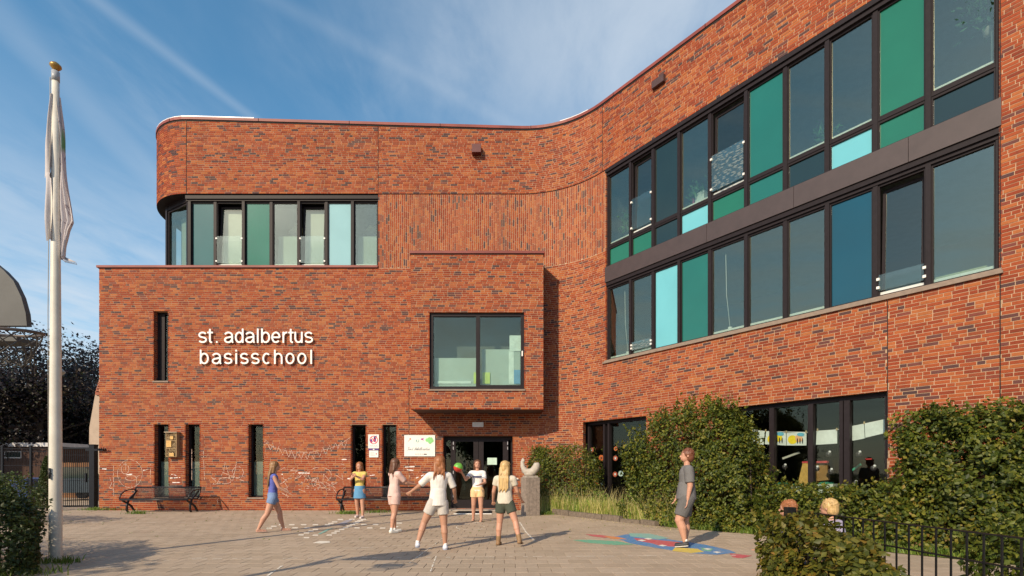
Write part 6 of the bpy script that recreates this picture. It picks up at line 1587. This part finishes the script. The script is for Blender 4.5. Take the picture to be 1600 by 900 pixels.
    for i, s in enumerate(side):
        hp, kn, an = J['hip%d' % i], J['kn%d' % i], J['an%d' % i]
        c(mb, hp, .060 * H * f, kn, .037 * H * f, n=14); c(mb, kn, .036 * H * f, kn.lerp(an, .35) + (V_((0, -.012, 0)) * H), .037 * H * f, n=12); c(mb, kn.lerp(an, .35) + (V_((0, -.010, 0)) * H), .036 * H * f, an, .020 * H, n=12)
        sw = (an - kn).normalized(); tilt = math.atan2(-(an.y - kn.y), -(an.z - kn.z)) * .55 if an.z > .06 * H else 0
        fd = V_((0, math.cos(tilt), -abs(math.sin(tilt)) if tilt else 0)); J['fd%d' % i] = fd
        c(mb, an - V_((0, .015 * H, .016 * H)), .019 * H, an + fd * (.09 * H) - V_((0, 0, .026 * H)), .013 * H, sq=(1.25, .9))
        sh, el, wr, db = J['sh%d' % i], J['el%d' % i], J['wr%d' % i], J['hd%d' % i]
        c(mb, sh, .032 * H * f, el, .024 * H * f); c(mb, el, .024 * H * f, wr, .0155 * H)
        # hand: palm, four fingers, thumb from the side of the palm
        ax = db; ref = V_((0, 1, 0)) if abs(ax.y) < .8 else V_((0, 0, 1)); wv = ax.cross(ref).normalized(); pn = wv.cross(ax).normalized()
        pm = wr + ax * (.03 * H); c(mb, wr + ax * .012 * H, .014 * H, wr + ax * (.042 * H), .0165 * H, sq=(1.15, .62) if abs(wv.x) > .5 else (.62, 1.15))
        for j, (o, l, sp) in enumerate(((-.0135, .040, -.10), (-.0045, .046, -.03), (.0045, .043, .04), (.0135, .034, .12))):
            b0 = wr + ax * (.050 * H) + wv * (o * H) * 1.15; m1 = b0 + (ax + wv * sp + pn * .12) * (l * .5 * H); e = m1 + (ax * .85 + wv * sp + pn * .5).normalized() * (l * .5 * H)
            c(mb, b0, .0058 * H, m1, .0054 * H, n=7, k=2); c(mb, m1, .0054 * H, e, .0046 * H, n=7, k=2)
        sg = -1 if i else 1
        b0 = wr + ax * (.020 * H) - wv * (.015 * H) * sg * -1; m1 = b0 + (ax * .7 + wv * sg * .75).normalized() * (.022 * H); c(mb, b0, .0070 * H, m1, .0062 * H, n=7, k=2); c(mb, m1, .0062 * H, m1 + (ax + pn * .2) * (.018 * H), .005 * H, n=7, k=2)
    fuse(mb, 'body', skinm, root, .0060)
    # eyes and brows
    ew = plain('eye_dark', (.03, .02, .018), .3)
    for s in side:
        mb = MB(); mb.ball(hc + hd @ V_((s * .021, .0545, .006)) * H, (.0062 * H, .004 * H, .0045 * H), 8, 6); mb.build('eye', ew, root)
        mb = MB(); c(mb, hc + hd @ V_((s * .013, .058, .018)) * H, .0022 * H, hc + hd @ V_((s * .030, .053, .019)) * H, .0018 * H, n=6, k=2); mb.build('eyebrow', hair[1], root)
    mb = MB(); c(mb, hc + hd @ V_((-.012, .0595, -.040)) * H, .0028 * H, hc + hd @ V_((.012, .0595, -.040)) * H, .0028 * H, n=6, k=2); mb.build('mouth', plain('lips', (.42, .14, .12), .5), root)
    # ---- clothes
    kind, mat = top[0], top[1]; mb = MB()
    if kind in ('tee', 'dress'):
        torso(mb, .011 * H)
        for i, s in enumerate(side):
            sh, el = J['sh%d' % i], J['el%d' % i]; c(mb, sh, .042 * H * f, sh.lerp(el, sleeve), .040 * H * f, flat1=True, n=14)
        if top[2:] and top[2]:
            c(mb, J['pel'] + up_ * (.10 * H), .078 * H * f, J['pel'] + V_((0, 0, -top[2] * H)), .092 * H * f, flat1=True, sq=(1.15, .95), n=18)
    elif kind == 'vest':
        torso(mb, .009 * H)
    o = fuse(mb, {'tee': 'shirt', 'dress': 'dress', 'vest': 'top'}[kind], mat, root, .0085, 3)
    kind, mat, ln = bottom; mb = MB()
    if kind == 'shorts':
        c(mb, J['pel'] + V_((-.03 * H, 0, .01 * H)), (.070 * H) * f, J['pel'] + V_((.03 * H, 0, .01 * H)), (.070 * H) * f); c(mb, J['pel'] + V_((0, 0, -.02 * H)), .078 * H * f, J['pel'] + up_ * (.05 * H), .078 * H * f, sq=(1.14, .86), flat1=True)
        for i in (0, 1): hp, kn = J['hip%d' % i], J['kn%d' % i]; c(mb, hp, .068 * H * f, hp.lerp(kn, ln), (.064 if ln < .6 else .058) * H * f, flat1=True, n=16)
    elif kind == 'skirt':
        c(mb, J['pel'] + up_ * (.06 * H), .084 * H * f, J['pel'] + V_((0, 0, -ln * H)), .104 * H * f, flat0=True, flat1=True, sq=(1.12, .92), n=20)
    fuse(mb, kind, mat, root, .0085, 3)
    # ---- shoes
    sk, smat = shoes[0], shoes[1]
    for i in (0, 1):
        an, fd = J['an%d' % i], J['fd%d' % i]; mb = MB()
        if sk == 'sandal':
            c(mb, an - V_((0, .022 * H, .034 * H)), .012 * H, an + fd * (.098 * H) - V_((0, 0, .034 * H)), .012 * H, sq=(2.0, .7)); c(mb, an + fd * .06 * H + V_((-.02 * H, 0, -.018 * H)), .006 * H, an + fd * .06 * H + V_((.02 * H, 0, -.018 * H)), .006 * H)
        else:
            c(mb, an - V_((0, .018 * H, .018 * H)), .024 * H, an + fd * (.088 * H) - V_((0, 0, .024 * H)), .0185 * H, sq=(1.15, .95))
            if sk == 'boot': c(mb, an + V_((0, 0, -.01 * H)), .027 * H, an.lerp(J['kn%d' % i], .34), .033 * H, flat1=True)
            else: c(mb, an + V_((0, -.004 * H, -.012 * H)), .025 * H, an + V_((0, -.006 * H, .012 * H)), .0235 * H, flat1=True)
        so_ = fuse(mb, {'sandal': 'sandal', 'boot': 'boot', 'shoe': 'shoe'}[sk], smat, root, .006, 2)
        if sk != 'sandal':
            mb = MB(); q0 = an - V_((0, .022 * H, .037 * H)); q1 = an + fd * (.092 * H) - V_((0, 0, .037 * H)); c(mb, q0, .013 * H, q1, .012 * H, sq=(1.9, .55), n=12)
            mb.build('sole', shoes[2], root)
            if sk == 'shoe':
                mb = MB(); c(mb, an + V_((0, -.004 * H, .010 * H)), .0215 * H, an + V_((0, -.004 * H, .032 * H)), .0205 * H, flat1=True); mb.build('sock', M['white'], root)
    # ---- hair
    hk, hm = hair; mb = MB()
    mb.ball(hc + hd @ V_((0, -.012, .020)) * H, (.062 * H, .066 * H, .064 * H), 18, 12)
    mb.ball(hc + hd @ V_((0, -.030, -.010)) * H, (.057 * H, .047 * H, .060 * H), 16, 10)
    if hk != 'short':
        for s in side:
            for j in range(3):
                a0 = hc + hd @ V_((s * (.046 - .006 * j), -.012 - .016 * j, .0)) * H; c(mb, a0, .020 * H, a0 + V_((s * .004 * H, -.012 * H, (-.055 if hk == 'bob' else -.085) * H)), .017 * H)
        ln_ = {'bob': .04, 'long': .11, 'xlong': .17}[hk]
        for j in range(9):
            x_ = -.040 + .010 * j; a0 = hc + hd @ V_((x_, -.042 - .006 * math.cos(j), -.01)) * H
            mid = J['neck'] + V_((x_ * 1.15 * H, (-.045 if hk == 'bob' else -.060) * H, (.022 if hk == 'bob' else -.02) * H)); e = mid - up_ * ((ln_ - .02 * (j % 3)) * H) + V_((x_ * .2 * H, -.012 * H, 0))
            c(mb, a0, .021 * H, mid, .019 * H, n=9, k=3); c(mb, mid, .019 * H, e, .008 * H, n=9, k=3)
    else:
        for j in range(40):
            a_ = random.uniform(0, 6.28); ph = random.uniform(.2, 1.4); d_ = hd @ V_((math.cos(a_) * math.cos(ph), math.sin(a_) * math.cos(ph) - .1, math.sin(ph)))
            q = hc + hd @ V_((0, -.012, .018)) * H + d_ * (.056 * H); c(mb, q, .010 * H, q + (d_ + hd @ V_((0, .6, 0))) * (.014 * H), .005 * H, n=6, k=2)
    fuse(mb, 'hair', hm, root, .0065, 1)
    # fringe strands left as fine separate locks
    mb = MB()
    for j in range(60 if hk != 'short' else 30):
        a_ = random.uniform(.3, 2.84); q = hc + hd @ V_((math.cos(a_) * .052, math.sin(a_) * .030 - .02, .058 + random.uniform(-.006, .010))) * H
        e = q + hd @ V_((math.cos(a_) * .016, .012, -.030)) * H; c(mb, q, .0032 * H, e, .0012 * H, n=5, k=1)
        if hk != 'short':
            x_ = random.uniform(-.052, .052); q = J['neck'] + V_((x_ * H, (-.05 if hk == 'bob' else -.072) * H, random.uniform(.03, .05) * H if hk == 'bob' else random.uniform(-.05, .04) * H)); c(mb, q, .004 * H, q - up_ * (random.uniform(.06, .13) * H) + V_((x_ * .3 * H, random.uniform(-.01, .005) * H, 0)), .0012 * H, n=5, k=1)
    mb.build('loose_strands', hm, root)['kind'] = 'stuff'
    return root, J
def hairm(name, c):
    m, b, bs, out = newmat(name); geo = b.n('ShaderNodeNewGeometry'); mp = b.n('ShaderNodeMapping'); b.nt.links.new(geo.outputs['Position'], mp.inputs[0]); mp.inputs['Scale'].default_value = (90, 90, 6)
    nz = b.noise(mp.outputs[0], 1, 4, .6); b.put(bs.inputs['Base Color'], b.ramp(nz, [(.3, tuple(q * .55 for q in c)), (.7, tuple(q * 1.35 for q in c))])); bs.inputs['Roughness'].default_value = .45
    bp = b.n('ShaderNodeBump'); bp.inputs['Strength'].default_value = .7; bp.inputs['Distance'].default_value = .006; b.put(bp.inputs['Height'], nz); b.put(bs.inputs['Normal'], bp.outputs[0]); return m
H_lb = hairm('hair_light_brown', (.27, .14, .055)); H_g = hairm('hair_ginger', (.32, .12, .045)); H_br = hairm('hair_brown', (.13, .055, .028)); H_bl = hairm('hair_blond', (.55, .36, .15)); H_rd = hairm('hair_red_brown', (.17, .06, .03))
wsole = plain('white_sole', (.70, .68, .65), .6)
G = lambda x, y: gnd(x, y)
# girl in blue, walking right and away
person('girl in a blue top and denim shorts walking past the wall, leftmost of the children', G(426, 831), R(-62), 1.45, ((24, 12, 2), (-18, 10, 1)), ((-15, 8, 18, 4), (22, 8, 35, 6)),
       ('xlong', H_lb), ('vest', cloth('blue_top', (.10, .12, .42))), ('shorts', cloth('denim', (.17, .25, .42)), .36), ('sandal', plain('sandal_pink', (.55, .33, .26), .7)), SK, lean=(0, 3))
# girl in yellow, arms crossed, facing us
person('girl in a yellow top and blue denim skirt with folded arms, standing before the bench', G(562, 809.5), R(172), 1.46, ((4, 3, 2), (-8, 6, 4)), ((52, 4, 82, 52), (50, 4, 80, 50)),
       ('long', H_g), ('tee', cloth('yellow_top', (.62, .47, .13)), 0), ('skirt', cloth('denim_skirt', (.10, .27, .46)), .17), ('shoe', plain('shoe_pale', (.70, .60, .58), .6), wsole), SK, head=(20, -14, 0), sleeve=.35)
# girl in pink, half back to us, facing right
person('girl in a pale pink dress and white trainers with brown hair, facing the door', G(616, 832), R(-48), 1.47, ((7, 4, 1), (-6, 5, 1)), ((38, 10, 42, 10), (42, 8, 38, 10)),
       ('bob', H_br), ('dress', cloth('pink_dress', (.68, .47, .42)), .03), ('shorts', cloth('pink_shorts', (.62, .42, .37)), .50), ('shoe', plain('shoe_white', (.75, .74, .70), .6), wsole), SK, lean=(0, 2), sleeve=.75)
# girl in white, from behind, left leg striding out
person('girl in a loose white T-shirt and pale shorts seen from behind, striding left', Vector(G(684, 859)), R(14), 1.45, ((8, 22, 24), (0, 2, 4)), ((30, 40, 25, 5), (10, 24, 30, 15)),
       ('bob', H_g), ('tee', cloth('white_tee', (.72, .68, .63)), .05), ('shorts', cloth('pale_grey_shorts', (.50, .46, .42)), .52), ('shoe', plain('shoe_white_blue', (.66, .68, .76), .6), plain('blue_white_sole', (.35, .42, .60), .6)), SK2, lean=(3, 3), sleeve=.85, head=(-15, 0, 0))
# girl with the ball, facing us
pr, J5 = person('girl in a white shirt and peach shorts holding up a ball before the door', G(746, 815), R(176), 1.49, ((4, 3, 2), (-6, 8, 4)), ((14, 10, 60, 42), (42, 26, 96, 8)),
       ('long', H_br), ('tee', cloth('white_shirt', (.76, .73, .70)), .0), ('shorts', cloth('peach_shorts', (.78, .52, .27)), .42), ('sandal', plain('sandal_tan', (.45, .26, .17), .7)), SK, head=(12, 0, 0), sleeve=.62)
bpy.context.view_layer.update()
nv = cloth('navy_stripe', (.03, .05, .18))
mb = MB()
for dz_ in (.0, .026):
    pts = []
    for i in range(15):
        a_ = R(38 + 104 * i / 14); pts.append(J5['chest'] + Vector((.100 * 1.49 * math.cos(a_), .078 * 1.49 * math.sin(a_) + .002, .016 + dz_)))
    mb.tube(pts, .006, 5, flat=1.2)
mb.build('stripe', nv, pr)['kind'] = 'stuff'
for i in (0, 1):
    mb = MB(); p_ = J5['sh%d' % i].lerp(J5['el%d' % i], .50); d_ = (J5['el%d' % i] - J5['sh%d' % i]).normalized(); capsule(mb, p_ - d_ * .008, .0615, p_ + d_ * .008, .0615, flat0=True, flat1=True); mb.build('sleeve_stripe', nv, pr)
hw = pr.matrix_world @ (J5['wr1'] + J5['hd1'] * (.055 * 1.49))
hdir = (pr.matrix_world.to_3x3() @ J5['hd1']).normalized()
BL = empty('ball', hw + hdir * .085 + Vector((-.02, -.10, .03)), label='green and red ball held up by the girl before the door', cat='ball')
m_, b, bs, out = newmat('ball_two_colours'); geo = b.n('ShaderNodeTexCoord'); sp = b.n('ShaderNodeSeparateXYZ'); b.nt.links.new(geo.outputs['Object'], sp.inputs[0])
b.put(bs.inputs['Base Color'], b.mix(b.ss(b.m('ADD', sp.outputs[2], b.m('MULTIPLY', sp.outputs[0], .4)), -.012, -.002), (.50, .05, .03), (.14, .42, .06))); bs.inputs['Roughness'].default_value = .4
mb = MB(); mb.ball((0, 0, 0), .115, 24, 16); mb.build('ball_shell', m_, BL)
mb = MB()
for rz_ in (0, 90): mb.tube([(.1155 * math.cos(t) * math.cos(R(rz_)), .1155 * math.cos(t) * math.sin(R(rz_)), .1155 * math.sin(t)) for t in np.linspace(0, 6.283, 33)], .002, 4, cap=False)
mb.build('seams', M['blackmetal'], BL)['kind'] = 'stuff'
# blond girl in boots, from behind
person('girl with long blond hair, dark green shorts and tan boots, seen from behind', G(789, 852), R(-14), 1.38, ((0, 3, 4), (-6, 12, 22)), ((8, 16, 28, 4), (16, 14, 30, 4)),
       ('xlong', H_bl), ('tee', cloth('cream_top', (.58, .52, .42)), .02), ('shorts', cloth('dark_green_shorts', (.055, .065, .045)), .48), ('boot', plain('tan_boot', (.26, .15, .07), .6), plain('boot_sole', (.12, .07, .04), .7)), SK, sleeve=.5)
# boy in grey, profile to the left
person('boy in a grey T-shirt and dark grey shorts, hopping left across the painted map', Vector(G(1072, 855)), R(80), 1.57, ((20, 34, 3), (1, 2, 2)), ((-4, 5, 14, 4), (8, 6, 18, 4)),
       ('short', H_rd), ('tee', cloth('grey_tee', (.15, .145, .145)), .03), ('shorts', cloth('dark_grey_shorts', (.115, .11, .108)), .80), ('shoe', plain('shoe_dark', (.035, .035, .04), .6), wsole), SK, lean=(0, -2), fat=1.2, sleeve=.80, head=(0, 6, 0))
# two crouching behind the bush
c1 = at(1257, 737, 5.75); c1.z = 0
person('red haired child crouching behind the near bush, only the head showing', c1 + Vector((0, 0, 0)), R(50), 1.36, ((104, 146, 8), (102, 145, 8)), ((34, 2, 30, 12), (34, 2, 30, 12)),
       ('short', H_g), ('tee', cloth('dark_tee', (.06, .06, .08)), 0), ('shorts', cloth('navy_shorts', (.05, .06, .10)), .6), ('shoe', plain('shoe_white', (.75, .74, .70), .6), wsole), SK, lean=(0, 19), group='children crouching behind the railing')
c2 = at(1321, 737, 5.7); c2.z = 0
person('blond child crouching behind the railing, pale hair just above the bush', c2, R(35), 1.38, ((104, 146, 8), (102, 145, 8)), ((34, 2, 30, 12), (34, 2, 30, 12)),
       ('short', H_bl), ('tee', cloth('lilac_tee', (.40, .36, .48)), 0), ('shorts', cloth('navy_shorts', (.05, .06, .10)), .6), ('shoe', plain('shoe_white', (.75, .74, .70), .6), wsole), SK, lean=(0, 19), group='children crouching behind the railing')
finish_fused()
